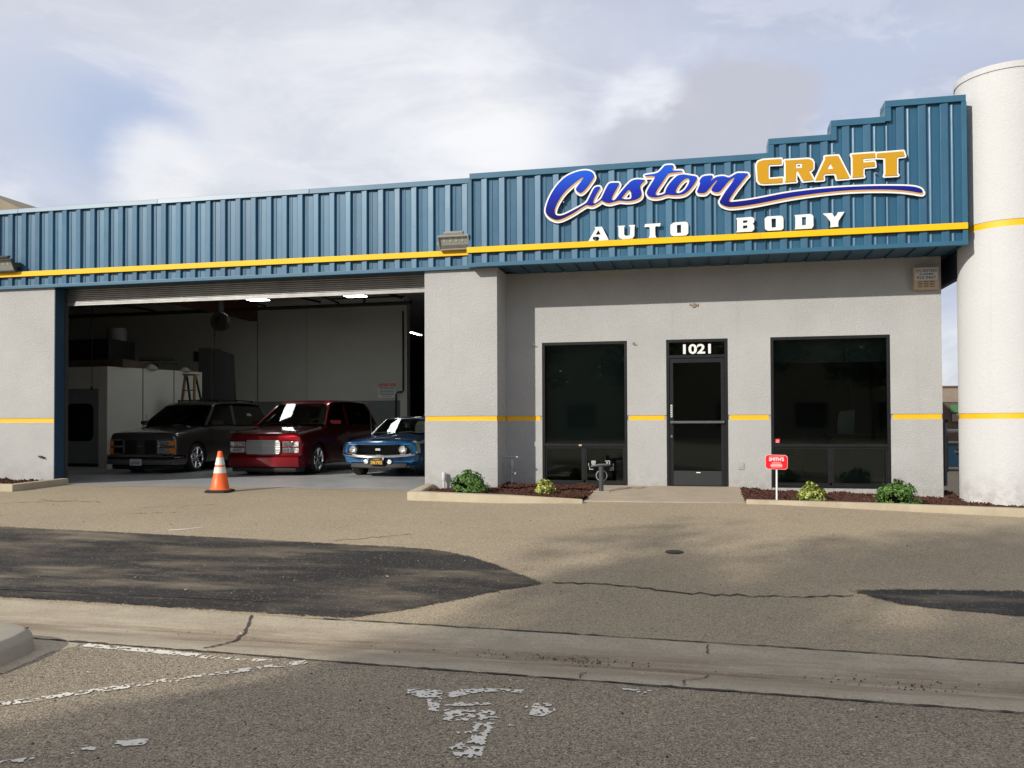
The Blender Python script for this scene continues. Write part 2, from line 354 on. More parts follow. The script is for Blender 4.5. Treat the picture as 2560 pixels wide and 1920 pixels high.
# ------------------------------------------------------------------ mesh helpers
class G:
    def __init__(s): s.v = []; s.f = []; s.mi = []; s.cur = 0
    def mat(s, i): s.cur = i; return s
    def add(s, vs, fs):
        o = len(s.v); s.v += [tuple(x) for x in vs]
        for f in fs: s.f.append(tuple(i + o for i in f)); s.mi.append(s.cur)
        return s
    def box(s, x0, x1, y0, y1, z0, z1):
        return s.add([(x0, y0, z0), (x1, y0, z0), (x1, y1, z0), (x0, y1, z0), (x0, y0, z1), (x1, y0, z1), (x1, y1, z1), (x0, y1, z1)],
                     [(0, 3, 2, 1), (4, 5, 6, 7), (0, 1, 5, 4), (1, 2, 6, 5), (2, 3, 7, 6), (3, 0, 4, 7)])
    def hexa(s, p):      # eight corners, bottom ring then top ring
        return s.add(p, [(0, 3, 2, 1), (4, 5, 6, 7), (0, 1, 5, 4), (1, 2, 6, 5), (2, 3, 7, 6), (3, 0, 4, 7)])
    def quad(s, a, b, c, d): return s.add([a, b, c, d], [(0, 1, 2, 3)])
    def slab(s, pts, n, t):   # planar polygon thickened by t along n
        n = Vector(n).normalized(); k = len(pts); b = [Vector(p) for p in pts]; q = [p - n * t for p in b]
        return s.add(b + q, [tuple(range(k)), tuple(range(2 * k - 1, k - 1, -1))] + [(i, (i + 1) % k, k + (i + 1) % k, k + i) for i in range(k)])
    def tube(s, path, r, n=8, cap=True):
        path = [Vector(p) for p in path]; rr = r if isinstance(r, (list, tuple)) else [r] * len(path); rings = []
        for i, p in enumerate(path):
            d = (path[min(i + 1, len(path) - 1)] - path[max(i - 1, 0)]).normalized()
            u = d.cross(Vector((0, 0, 1)) if abs(d.z) < 0.95 else Vector((1, 0, 0))).normalized(); w = d.cross(u)
            rings.append([p + (u * math.cos(2 * math.pi * k / n) + w * math.sin(2 * math.pi * k / n)) * rr[i] for k in range(n)])
        return s.loft(rings, True, cap)
    def loft(s, rings, closed=True, cap=True):
        n = len(rings[0]); vs = [p for r_ in rings for p in r_]; fs = []
        for i in range(len(rings) - 1):
            for k in range(n if closed else n - 1):
                k2 = (k + 1) % n; fs.append((i * n + k, i * n + k2, (i + 1) * n + k2, (i + 1) * n + k))
        if cap and closed: fs.append(tuple(range(n - 1, -1, -1))); fs.append(tuple((len(rings) - 1) * n + k for k in range(n)))
        return s.add(vs, fs)
    def lathe(s, prof, c=(0, 0, 0), axis='z', n=20, cap=True):
        rings = []
        for (r_, h) in prof:
            ring = []
            for k in range(n):
                a = 2 * math.pi * k / n; u, w = r_ * math.cos(a), r_ * math.sin(a)
                ring.append({'z': (c[0] + u, c[1] + w, c[2] + h), 'y': (c[0] + u, c[1] + h, c[2] + w), 'x': (c[0] + h, c[1] + u, c[2] + w)}[axis])
            rings.append(ring)
        return s.loft(rings, True, cap)
    def build(s, name, mats, parent=None, smooth=None, bevel=0.0, recalc=True, bseg=2):
        me = bpy.data.meshes.new(name); me.from_pydata(s.v, [], s.f)
        if isinstance(mats, str): mats = [mats]
        for m in mats: me.materials.append(MATS[m])
        if len(mats) > 1: me.polygons.foreach_set('material_index', s.mi)
        if recalc or bevel:
            bm = bmesh.new(); bm.from_mesh(me)
            if recalc: bmesh.ops.recalc_face_normals(bm, faces=bm.faces)
            if bevel:
                ed = [e for e in bm.edges if len(e.link_faces) == 2 and e.calc_face_angle(0) > 0.6]
                bmesh.ops.bevel(bm, geom=ed, offset=bevel, segments=bseg, profile=0.6, affect='EDGES', clamp_overlap=True)
            bm.to_mesh(me); bm.free()
        return link(me, name, parent, smooth)
def link(me, name, parent=None, smooth=None):
    if smooth:
        me.polygons.foreach_set('use_smooth', [True] * len(me.polygons)); me.set_sharp_from_angle(angle=R(smooth))
    o = bpy.data.objects.new(name, me); COL.objects.link(o)
    if parent: o.parent = parent
    me.update(); return o
def tag(o, label=None, cat=None, group=None, kind=None):
    if label: o['label'] = label
    if cat: o['category'] = cat
    if group: o['group'] = group
    if kind: o['kind'] = kind
    return o
def thing(name, label, cat, loc=(0, 0, 0), rz=0.0, group=None):
    o = bpy.data.objects.new(name, None); COL.objects.link(o); o.location = loc; o.rotation_euler = (0, 0, rz)
    o.empty_display_size = 0.2
    return tag(o, label, cat, group)
def copy_tree(o, parent=None):
    c = o.copy(); COL.objects.link(c)
    if parent: c.parent = parent
    for ch in list(o.children): copy_tree(ch, c)
    return c
def boolean_cut(o, cutters):
    for ct in cutters:
        md = o.modifiers.new('cut', 'BOOLEAN'); md.operation = 'DIFFERENCE'; md.object = ct; md.solver = 'EXACT'
    dg = bpy.context.evaluated_depsgraph_get(); me = bpy.data.meshes.new_from_object(o.evaluated_get(dg)); o.modifiers.clear(); o.data = me
    for ct in cutters: bpy.data.objects.remove(ct)
def poly_mesh(loops, y0, y1, name, mats, parent=None, front=-1, axis='y'):
    """filled outline(s) with holes in the XZ plane, thickened from y0 (front) to y1 (back)"""
    cu = bpy.data.curves.new('tmp', 'CURVE'); cu.dimensions = '2D'; cu.fill_mode = 'BOTH'; cu.extrude = abs(y1 - y0) / 2
    for lp in loops:
        sp = cu.splines.new('POLY'); sp.points.add(len(lp) - 1); sp.use_cyclic_u = True
        for i, (x, z) in enumerate(lp): sp.points[i].co = (x, z, 0, 1)
    ob = bpy.data.objects.new('tmp', cu); dg = bpy.context.evaluated_depsgraph_get()
    COL.objects.link(ob); dg.update(); me = bpy.data.meshes.new_from_object(ob.evaluated_get(dg)); bpy.data.objects.remove(ob); bpy.data.curves.remove(cu)
    me.transform(Matrix(((1, 0, 0, 0), (0, 0, -1, (y0 + y1) / 2), (0, 1, 0, 0), (0, 0, 0, 1))))
    me.materials.clear(); me.materials.append(MATS[mats]); me.name = name
    return link(me, name, parent)
def text(s, x, z, y, h, mats, parent=None, name='lettering', width=None, ext=0.001, bold=0.0, align='CENTER', shear=0.0):
    """lettering facing -Y, centred at x with its baseline at z; h = capital height"""
    cu = bpy.data.curves.new('tmp', 'FONT'); cu.body = s; cu.size = 1.0; cu.extrude = 0.0; cu.offset = bold; cu.align_x = align; cu.shear = shear
    ob = bpy.data.objects.new('tmp', cu); COL.objects.link(ob); dg = bpy.context.evaluated_depsgraph_get(); dg.update()
    me = bpy.data.meshes.new_from_object(ob.evaluated_get(dg)); bpy.data.objects.remove(ob); bpy.data.curves.remove(cu)
    k = h / 0.73; xs = [v.co.x for v in me.vertices]; sx = k
    if width and xs: sx = width / max(1e-6, (max(xs) - min(xs)))
    me.transform(Matrix(((sx, 0, 0, x), (0, 0, 1, y), (0, k, 0, z), (0, 0, 0, 1))))
    me.materials.clear(); me.materials.append(MATS[mats]); me.name = name
    return link(me, name, parent)
def chaikin(p, it=2):
    for _ in range(it):
        q = []
        for i in range(len(p)):
            a, b = p[i], p[(i + 1) % len(p)]
            q += [(a[0] * .75 + b[0] * .25, a[1] * .75 + b[1] * .25), (a[0] * .25 + b[0] * .75, a[1] * .25 + b[1] * .75)]
        p = q
    return p
def sdf(loops, X, Y):
    d = np.full(X.shape, 1e9); ins = np.zeros(X.shape, bool)
    for lp in loops:
        for i in range(len(lp)):
            ax, ay = lp[i]; bx, by = lp[(i + 1) % len(lp)]; ex, ey = bx - ax, by - ay; L = ex * ex + ey * ey + 1e-12
            t = np.clip(((X - ax) * ex + (Y - ay) * ey) / L, 0, 1); d = np.minimum(d, (X - ax - t * ex) ** 2 + (Y - ay - t * ey) ** 2)
            c = ((ay > Y) != (by > Y)) & (X < ex * (Y - ay) / (ey if abs(ey) > 1e-12 else 1e-12) + ax); ins ^= c
    d = np.sqrt(d); return np.where(ins, -d, d)
def contours(F, x0, y0, s):
    """closed outlines of F < 0 on a grid (marching squares)"""
    F = np.pad(F, 1, constant_values=1.0); x0 -= s; y0 -= s; ny, nx = F.shape; nxt = {}
    S = F < 0
    code = S[:-1, :-1] * 1 + S[:-1, 1:] * 2 + S[1:, 1:] * 4 + S[1:, :-1] * 8
    T = {1: [(3, 0)], 2: [(0, 1)], 3: [(3, 1)], 4: [(1, 2)], 5: [(3, 2), (1, 0)], 6: [(0, 2)], 7: [(3, 2)], 8: [(2, 3)], 9: [(2, 0)], 10: [(0, 3), (2, 1)], 11: [(2, 1)], 12: [(1, 3)], 13: [(1, 0)], 14: [(0, 3)]}
    def key(j, i, e): return {0: ('h', j, i), 1: ('v', j, i + 1), 2: ('h', j + 1, i), 3: ('v', j, i)}[e]
    for j, i in zip(*np.nonzero((code > 0) & (code < 15))):
        for a, b in T[int(code[j, i])]: nxt[key(j, i, a)] = key(j, i, b)
    def pt(k):
        t, j, i = k; a = F[j, i]; b = F[j, i + 1] if t == 'h' else F[j + 1, i]; f = a / (a - b)
        return (x0 + (i + (f if t == 'h' else 0)) * s, y0 + (j + (0 if t == 'h' else f)) * s)
    out = []
    while nxt:
        k0 = next(iter(nxt)); k = k0; lp = []
        while k in nxt: lp.append(pt(k)); k = nxt.pop(k)
        if len(lp) > 3: out.append(lp)
    return out
# ------------------------------------------------------------------ ground
YB = [(-200, -0.30), (-30, -0.38), (-14.7, -0.44), (-10.6, -0.465), (-9.46, -0.49), (-8.36, -0.49), (-5.2, -0.26), (-2.0, -0.088), (-0.70, -0.058)]
def gz(x, y):
    z = YB[-1][1]
    for (a, za), (b, zb) in zip(YB, YB[1:]):
        if y <= b:
            z = za + (zb - za) * max(0.0, (y - a) / (b - a)); break
    xx = min(max(x - 1.0, 0.0), 8.0); w = max(0.0, min(1.0, (y + 9.5) / 7.0))
    return z - 0.034 * xx * w
GUT = [(-14.0, -7.95, -8.98), (-6.15, -8.22, -9.24), (-1.4, -8.36, -9.45), (2.05, -8.53, -9.58), (12.0, -9.0, -10.05)]   # x, far edge, near edge
def gut(x):
    for (a, f0, n0), (b, f1, n1) in zip(GUT, GUT[1:]):
        if x <= b or b == GUT[-1][0]:
            t = (x - a) / (b - a); return f0 + (f1 - f0) * t, n0 + (n1 - n0) * t
g = G()
xs = [-160, -80, -40, -25, -18] + [-14 + .5 * i for i in range(53)] + [14, 18, 25, 40, 80, 160]
def strip_sheet(g, xs, row_fns, zfn):
    rows = [[(x, fn(x), zfn(x, fn(x))) for x in xs] for fn in row_fns]
    n = len(xs); o = len(g.v); vs = [p for r_ in rows for p in r_]; fs = []
    for j in range(len(rows) - 1):
        for i in range(n - 1): fs.append((j * n + i, j * n + i + 1, (j + 1) * n + i + 1, (j + 1) * n + i))
    g.add(vs, fs)
def cl(x): return max(-14.0, min(12.0, x))
strip_sheet(g, xs, [(lambda x: gut(cl(x))[0]), (lambda x: -7.6), (lambda x: -5.2), (lambda x: -3.4), (lambda x: -2.0), (lambda x: -0.70), (lambda x: -0.69), (lambda x: 5.0), (lambda x: 60.0), (lambda x: 300.0)],
            lambda x, y: gz(x, y) if y < -0.695 else (-0.32 if y < 20 else -0.5))
tag(g.build('asphalt_apron', 'asphalt'), kind='structure')
g = G()
strip_sheet(g, xs, [(lambda x: -220.0), (lambda x: -30.0), (lambda x: -14.7), (lambda x: -10.6), (lambda x: gut(cl(x))[1])], gz)
tag(g.build('parking_lot', 'asphalt_lot'), kind='structure')
g = G()
gx = [-160, -40, -14] + [-13.5 + .5 * i for i in range(51)] + [12, 40, 160]
def gutrow(t, dz): return (lambda x: gut(cl(x))[0] * (1 - t) + gut(cl(x))[1] * t), dz
rows = [gutrow(t, dz) for t, dz in ((0, .002), (.06, .004), (.40, -.035), (.52, -.045), (.64, -.035), (.94, .004), (1, .002))]
n = len(gx); vs = []; fs = []
for fn, dz in rows: vs += [(x, fn(x), gz(x, fn(x)) + dz) for x in gx]
for j in range(len(rows) - 1):
    for i in range(n - 1): fs.append((j * n + i, j * n + i + 1, (j + 1) * n + i + 1, (j + 1) * n + i))
g.add(vs, fs); go = tag(g.build('valley_gutter', 'gutter_concrete', smooth=50), kind='structure')
att = go.data.attributes.new('flow', 'FLOAT', 'POINT')
for i, v_ in enumerate((0, .2, .9, 1, .9, .2, 0)):
    for k in range(n): att.data[i * n + k].value = v_
g = G(); strip_sheet(g, gx, [(lambda x: gut(cl(x))[0] + .15), (lambda x: gut(cl(x))[1] - .15)], lambda x, y: gz(x, y) - .10); tag(g.build('gutter_light_block', 'joint_dirt'), kind='structure')  # hidden sheet added so no bright sky shows through the gutter seams

def ragged_sheet(poly, name, mat, dz=0.005, step=0.035, jit=0.012, nx=14, zf=gz):
    """a thin sheet on the ground inside an outline given in ground metres, its edge broken"""
    ys = [p[1] for p in poly]; y = min(ys) + 0.005; g = G(); rows = []
    while y < max(ys) - 0.004:
        xx = []
        for i in range(len(poly)):
            a, b = poly[i], poly[(i + 1) % len(poly)]
            if (a[1] > y) != (b[1] > y): xx.append(a[0] + (b[0] - a[0]) * (y - a[1]) / (b[1] - a[1]))
        if len(xx) >= 2:
            l, r_ = min(xx) + random.uniform(-jit, jit), max(xx) + random.uniform(-jit, jit)
            rows.append([(l + (r_ - l) * k / nx, y + (random.uniform(-.3, .3) * step if 0 < k < nx else 0), 0) for k in range(nx + 1)])
        y += step
    rows = [[(p[0], p[1], zf(p[0], p[1]) + dz) for p in r_] for r_ in rows]
    g.loft(rows, False, False); o = g.build(name, mat, recalc=False)
    E = [(poly[i], poly[(i + 1) % len(poly)]) for i in range(len(poly))]; att = o.data.attributes.new('edge', 'FLOAT', 'POINT')
    for v, q in zip(o.data.vertices, att.data):
        d = 9.0
        for a, b in E:
            ex, ey = b[0] - a[0], b[1] - a[1]; t_ = max(0, min(1, ((v.co.x - a[0]) * ex + (v.co.y - a[1]) * ey) / (ex * ex + ey * ey + 1e-9))); d = min(d, math.hypot(v.co.x - a[0] - t_ * ex, v.co.y - a[1] - t_ * ey))
        q.value = min(1.0, d / 0.45)
    return tag(o, kind='structure')
def ribbon(pts, w, name, mat, dz=0.007, seg=0.06, jit=0.02, kind='structure'):
    g = G(); L = []; R_ = []; P = [Vector((p[0], p[1], 0)) for p in pts]
    for a, b in zip(P, P[1:]):
        d = b - a; n = max(1, int(d.length / seg)); nn = Vector((-d.y, d.x, 0)).normalized()
        for k in range(n):
            q = a + d * (k / n) + nn * random.gauss(0, jit); h = w * random.uniform(0.25, 1.0) / 2
            for S, s_ in ((L, 1), (R_, -1)):
                e = q + nn * h * s_; S.append((e.x, e.y, gz(e.x, e.y) + dz))
    g.loft([L, R_], False, False); return tag(g.build(name, mat, recalc=False), kind=kind)
ragged_sheet([(-30, -3.7), (-14, -4.75), (-9.08, -5.12), (-5.4, -5.42), (-2.9, -5.66), (-2.35, -5.95), (-1.85, -6.45), (-1.33, -6.99), (-1.75, -7.35), (-2.3, -7.95), (-2.75, -8.33), (-4.4, -8.27), (-6.15, -8.21), (-14, -7.93), (-30, -7.9)], 'sealcoat_patch', 'sealcoat', nx=60)
ragged_sheet([(1.12, -6.82), (1.6, -6.62), (2.7, -6.47), (9, -6.1), (9, -7.3), (4, -7.45), (2.4, -7.42), (1.6, -7.28)], 'sealcoat_patch', 'sealcoat', nx=40)
ribbon([(-1.36, -6.94), (-0.81, -6.93), (-0.41, -7.05), (-0.03, -7.14), (0.46, -7.13), (0.82, -7.10), (1.3, -6.95)], 0.035, 'asphalt_crack', 'crack_dark')
ribbon([(-10.5, -2.9), (-10.0, -3.05), (-9.75, -2.8)], 0.022, 'asphalt_crack', 'crack_dark'); ribbon([(-10.0, -3.05), (-9.4, -3.0), (-9.1, -3.1)], 0.02, 'asphalt_crack', 'crack_dark')
ribbon([(-11.4, -3.5), (-10.9, -3.4), (-10.4, -3.15), (-10.0, -3.05)], 0.02, 'asphalt_crack', 'crack_dark')
ribbon([(-8.2, -3.5), (-7.6, -3.2), (-7.1, -3.0)], 0.014, 'asphalt_crack', 'crack_dark'); ribbon([(-8.0, -4.0), (-7.3, -3.8)], 0.018, 'asphalt_crack', 'crack_dark')
ribbon([(-4.2, -5.45), (-3.7, -5.2), (-3.4, -4.9)], 0.02, 'asphalt_crack', 'crack_dark')
ribbon([(x, gut(x)[1] - 0.012) for x in [-12, -8, -5, -2, 1, 4, 8]], 0.035, 'gutter_joint', 'joint_dirt', jit=0.006)
ribbon([(x, gut(x)[0] + 0.012) for x in [-3.0, -1, 1, 4, 8]], 0.03, 'gutter_joint', 'joint_dirt', jit=0.006)
def gutter_line(pts, w):           # pts as (x, share across the gutter)
    g = G(); L = []; S = []
    prof = [(0, .002), (.06, .004), (.40, -.035), (.52, -.045), (.64, -.035), (.94, .004), (1, .002)]
    def dz(t):
        for (a, za), (b, zb) in zip(prof, prof[1:]):
            if t <= b: return za + (zb - za) * (t - a) / (b - a)
        return 0
    for k in range(len(pts) - 1):
        for q in range(6):
            x = pts[k][0] + (pts[k + 1][0] - pts[k][0]) * q / 6 + random.gauss(0, .006); t = pts[k][1] + (pts[k + 1][1] - pts[k][1]) * q / 6
            y = gut(x)[0] * (1 - t) + gut(x)[1] * t; h = w * random.uniform(.4, 1) / 2
            L.append((x - h, y, gz(x, y) + dz(t) + .006)); S.append((x + h, y, gz(x, y) + dz(t) + .006))
    g.loft([L, S], False, False); tag(g.build('gutter_crack', 'joint_dirt', recalc=False), kind='structure')
gutter_line([(-3.62, 0.02), (-3.50, .3), (-3.42, .55), (-3.40, .8), (-3.43, .98)], 0.03)
gutter_line([(-0.12, .98), (-0.13, .85), (0.0, .72), (0.03, .6)], 0.014); gutter_line([(-0.75, .98), (-0.76, .88), (-0.73, .8)], 0.014); gutter_line([(0.02, .05), (0.03, .25)], 0.012)

# flaking road paint: outlines broken by noise
def flaky(poly, s=0.006, keep=0.5, wob=0.02, seed=0, fs=26):
    xs_ = [p[0] for p in poly]; ys_ = [p[1] for p in poly]; x0, y0 = min(xs_) - .05, min(ys_) - .05
    X, Y = np.meshgrid(np.arange(x0, max(xs_) + .05, s), np.arange(y0, max(ys_) + .05, s))
    rng = np.random.RandomState(seed)
    def vn(scale):
        n1 = rng.rand(int((Y.max() - y0) * scale) + 4, int((X.max() - x0) * scale) + 4); u = (X - x0) * scale; v = (Y - y0) * scale
        i, j = u.astype(int), v.astype(int); fu, fv = u - i, v - j; fu = fu * fu * (3 - 2 * fu); fv = fv * fv * (3 - 2 * fv)
        return (n1[j, i] * (1 - fu) + n1[j, i + 1] * fu) * (1 - fv) + (n1[j + 1, i] * (1 - fu) + n1[j + 1, i + 1] * fu) * fv
    d = sdf([poly], X, Y); N = 0.5 * vn(fs) + 0.3 * vn(fs * 2.2) + 0.2 * vn(fs * 0.4)
    th = np.quantile(N, 1 - keep)
    F = np.maximum(d + (N - 0.5) * wob * 2, (th - N) * 0.05)
    return contours(F, x0, y0, s)
def paint(polys, name, keep=0.55, s=0.006, fs=26, label=None):
    loops = []
    for k, p in enumerate(polys): loops += flaky(p, s, keep, seed=k + 11, fs=fs)
    cu = bpy.data.curves.new('tmp', 'CURVE'); cu.dimensions = '2D'; cu.fill_mode = 'FRONT'
    for lp in loops:
        sp = cu.splines.new('POLY'); sp.points.add(len(lp) - 1); sp.use_cyclic_u = True
        for i, (x, y) in enumerate(lp): sp.points[i].co = (x, y, 0, 1)
    ob = bpy.data.objects.new('tmp', cu); COL.objects.link(ob); dg = bpy.context.evaluated_depsgraph_get(); dg.update()
    me = bpy.data.meshes.new_from_object(ob.evaluated_get(dg)); bpy.data.objects.remove(ob); bpy.data.curves.remove(cu)
    for v in me.vertices: v.co.z = gz(v.co.x, v.co.y) + 0.006
    me.materials.clear(); me.materials.append(MATS['road_paint']); me.name = name
    return tag(link(me, name), kind='structure')
paint([[(-1.72, -9.9), (-1.61, -9.87), (-1.49, -9.89), (-1.47, -10.02), (-1.58, -10.05), (-1.69, -9.98)], [(-1.46, -9.92), (-1.4, -9.84), (-1.25, -9.78), (-1.03, -9.76), (-1.03, -9.83), (-1.19, -9.84), (-1.32, -9.91), (-1.4, -10.01), (-1.42, -10.03)],
       [(-0.92, -10.21), (-0.93, -10.0), (-0.84, -9.98), (-0.79, -10.1), (-0.84, -10.22)]], 'painted_symbol', 0.72, .005, 44)
paint([[(-1.55, -10.04), (-1.46, -10.02), (-1.40, -10.26), (-1.46, -10.28)], [(-1.43, -10.09), (-1.15, -10.04), (-1.14, -10.08), (-1.31, -10.15), (-1.41, -10.16)], [(-1.39, -10.21), (-1.14, -10.18), (-1.07, -10.22), (-1.05, -10.32), (-1.34, -10.41)],
       [(-1.18, -10.38), (-1.05, -10.36), (-1.05, -10.56), (-1.01, -10.85), (-1.13, -10.88), (-1.20, -10.76), (-1.13, -10.62)], [(-1.23, -10.54), (-1.14, -10.52), (-1.14, -10.57), (-1.21, -10.58)], [(-.99, -10.41), (-.99, -10.37), (-.95, -10.39)], [(-.98, -10.06), (-.95, -10.05), (-.94, -10.12), (-.98, -10.08)]], 'painted_symbol', 0.52, .005, 46)
def stripq(a, b, w):
    d = Vector((b[0] - a[0], b[1] - a[1])).normalized(); n = Vector((-d.y, d.x)) * w / 2
    return [(a[0] + n.x, a[1] + n.y), (b[0] + n.x, b[1] + n.y), (b[0] - n.x, b[1] - n.y), (a[0] - n.x, a[1] - n.y)]
paint([stripq((-4.33, -9.395), (-3.36, -9.475), 0.085)], 'painted_line', 0.80, 0.006, 40)
paint([stripq((-3.34, -9.50), (-2.55, -9.50), 0.08)], 'painted_line', 0.36, 0.006, 44)
paint([stripq((-2.56, -9.46), (-3.0, -9.86), 0.10)], 'painted_line', 0.46, 0.006, 52)
paint([stripq((-3.0, -9.86), (-4.2, -11.05), 0.10)], 'painted_line', 0.40, 0.006, 56)
paint([stripq((-2.66, -11.0), (-2.80, -11.06), 0.09)], 'painted_line', 0.72, 0.008)
paint([stripq((-2.85, -11.12), (-3.4, -11.6), 0.07)], 'painted_line', 0.45, 0.008)
paint([[(-.48, -9.60), (-.30, -9.61), (-.28, -9.68), (-.46, -9.67)]], 'painted_line', 0.5)
# a small valve lid and scattered bits
g = G(); zz = gz(-.30, -5.53); g.lathe([(0.095, zz - .02), (0.095, zz + .008), (0.088, zz + .012), (0.0, zz + .012)], (-.30, -5.53, 0), n=24)
tag(g.build('valve_lid', 'joint_dirt', smooth=30), 'small round dark valve lid set in the asphalt', 'valve lid')
def debris(name, pts, mat, smin, smax, label=None):
    g = G()
    for (x, y, zo) in pts:
        s = random.uniform(smin, smax); a = random.uniform(0, 6.28); z = gz(x, y) + zo
        ca, sa = math.cos(a) * s, math.sin(a) * s
        g.hexa([(x - ca, y - sa, z), (x + sa * .7, y - ca * .7, z), (x + ca, y + sa, z), (x - sa * .7, y + ca * .7, z)] + [(x - ca * .5, y - sa * .5, z + s * .6), (x + sa * .4, y - ca * .4, z + s * .7), (x + ca * .5, y + sa * .5, z + s * .55), (x - sa * .4, y + ca * .4, z + s * .65)])
    return tag(g.build(name, mat), kind='stuff')
def gutpt(x, t): return (x, gut(x)[0] * (1 - t) + gut(x)[1] * t, -.036)
debris('gutter_grit', [gutpt(random.gauss(-.95, .28), random.gauss(.50, .05)) for _ in range(110)] + [gutpt(random.gauss(1.15, .3), random.gauss(.52, .06)) for _ in range(70)] + [gutpt(random.uniform(-5, 2.5), random.uniform(.3, .7)) for _ in range(50)], 'joint_dirt', .003, .010)
debris('loose_stones', [(random.uniform(-5, 2.5), random.uniform(-11.5, -9.7), 0) for _ in range(90)] + [(random.uniform(-11, 3), random.uniform(-8, -2.6), 0.004) for _ in range(140)], 'curb_concrete', .004, .010)
debris('dark_pebbles', [(random.uniform(-5, 2.5), random.uniform(-11.5, -9.7), 0) for _ in range(60)] + [(random.uniform(-11, 3), random.uniform(-8, -2.6), 0.004) for _ in range(60)], 'joint_dirt', .004, .012)

g = G()
for (x, y) in [(random.uniform(-11, 3), random.uniform(-8.2, -2.5)) for _ in range(26)] + [(random.uniform(-4.5, 2), random.uniform(-11, -8.6)) for _ in range(14)]:
    s_ = random.uniform(.012, .032); a = random.uniform(0, 6.28); z = gz(x, y) + .012; ca, sa = math.cos(a) * s_, math.sin(a) * s_
    g.add([(x - ca, y - sa, z), (x + sa * .45, y - ca * .45, z + .008), (x + ca, y + sa, z + .003), (x - sa * .45, y + ca * .45, z + .010)], [(0, 1, 2, 3)])
tag(g.build('fallen_leaves', 'alarm_tan', recalc=False), kind='stuff')
tw = G().tube([(-6.55, -5.18, gz(-6.55, -5.18) + .012), (-6.38, -5.10, gz(-6.4, -5.1) + .016), (-6.25, -4.92, gz(-6.25, -4.9) + .012)], .0035, 5).build('dry_twig', 'paper', None); tag(tw, 'pale curved twig lying at the far edge of the dark patch', 'twig')

# ------------------------------------------------------------------ the building
BLD = thing('auto_body_shop', 'single-storey gray stucco workshop with blue ribbed metal fascia and yellow stripe', 'building')
SZ0, SZ1 = 1.120, 1.195
def wall(g, x0, x1, yf, yb, z0, z1):
    if z0 < SZ0 and z1 > SZ1:
        g.box(x0, x1, yf, yb, z0, SZ0 - .004); g.box(x0, x1, yf + .018, yb, SZ0 - .004, SZ1 + .004); g.box(x0, x1, yf, yb, SZ1 + .004, z1)
    else: g.box(x0, x1, yf, yb, z0, z1)
def stripe(x0, x1, yf): G().box(x0, x1, yf + .010, yf + .0175, SZ0 - .004, SZ1 + .004).build('stripe', 'stripe_yellow', BLD)
PF = -0.70
g = G(); g.box(-4.67, -3.384, PF, -.40, -.3, SZ0 - .004); g.box(-4.67, -3.402, PF + .018, -.40, SZ0 - .004, SZ1 + .004); g.box(-4.67, -3.384, PF, -.40, SZ1 + .004, 3.72); g.build('pier', 'wall_gray', BLD); stripe(-4.655, -3.395, PF)
g = G(); wall(g, -31, -12.114, PF, -.44, -.3, 3.72); g.build('pier', 'wall_gray', BLD); stripe(-30.9, -12.125, PF)
# the pier's right return down to the recessed front
g = G(); 
for a, b, dx in ((-.3, SZ0 - .004, 0), (SZ0 - .004, SZ1 + .004, .018), (SZ1 + .004, 3.72, 0)): g.box(-3.70, -3.384 - dx, -.398, 0.0, a, b)
g.build('pier_return', 'wall_gray', BLD)
G().box(-3.4015, -3.394, PF + .0178, -.002, SZ0 - .004, SZ1 + .004).build('stripe', 'stripe_yellow', BLD)
W1, DR, W2 = (-2.745, -1.258), (-.597, .420), (1.105, 2.955)
g = G()
for a, b in ((-3.70, W1[0]), (W1[1], DR[0]), (DR[1], W2[0]), (W2[1], 3.722)): wall(g, a, b, 0.0 if a > -3.6 else .002, .2, -.3, 2.482)
g.box(-3.70, 3.722, .0005, .2, 2.482, 3.72)
for a, b in (W1, W2): g.box(a, b, .012, .2, -.3, -.006)
g.build('front_wall', 'wall_gray', BLD)
stripe(-3.384, W1[0] - .03, 0); stripe(W1[1] + .03, DR[0] - .03, 0); stripe(DR[1] + .03, W2[0] - .03, 0); stripe(W2[1] + .04, 3.71, 0)
G().box(3.522, 3.7215, .201, 26.2, -.3, 5.184).build('side_wall', 'wall_gray', BLD)
G().hexa([(-1.72, -2.12, -.3), (.6, -1.98, -.3), (.6, -.001, -.3), (-1.72, -.001, -.3), (-1.72, -2.12, -.072), (.6, -1.98, -.082), (.6, -.001, 0), (-1.72, -.001, 0)]).build('entry_step', 'walk_concrete', None, bevel=.012)
step = bpy.data.objects['entry_step']; tag(step, kind='structure')

# windows
def bars(g, x0, x1, z0, z1, w, y0, y1): 
    g.box(x0, x0 + w, y0, y1, z0, z1); g.box(x1 - w, x1, y0, y1, z0, z1); g.box(x0 + w, x1 - w, y0, y1, z1 - w, z1); g.box(x0 + w, x1 - w, y0, y1, z0, z0 + w)
def window(x0, x1, mid, rail):
    g = G(); bars(g, x0, x1, -.005, 2.480, .048, .004, .11)
    w = g.build('window', 'alum_dark', BLD, bevel=.003)
    G().box(x0 + .048, x1 - .048, .008, .10, rail - .024, rail + .024).build('rail', 'alum_dark', w, bevel=.003)
    G().box(mid - .018, mid + .018, .02, .09, .075, rail - .024).build('mullion', 'alum_dark', w, bevel=.003)
    for a, b in ((x0 + .048, mid - .018), (mid + .018, x1 - .048)):
        g = G(); bars(g, a, b, .043, rail - .024, .030, .026, .084); g.build('sash', 'alum_dark', w, bevel=.002)
        G().box(a + .03, b - .03, .050, .056, .073, rail - .054).build('pane', 'window_glass', w)
    G().box(x0 + .048, x1 - .048, .050, .056, rail + .024, 2.432).build('pane', 'window_glass', w)
    return w
w1 = window(W1[0], W1[1], -2.01, .686); w2 = window(W2[0], W2[1], 2.04, .690)
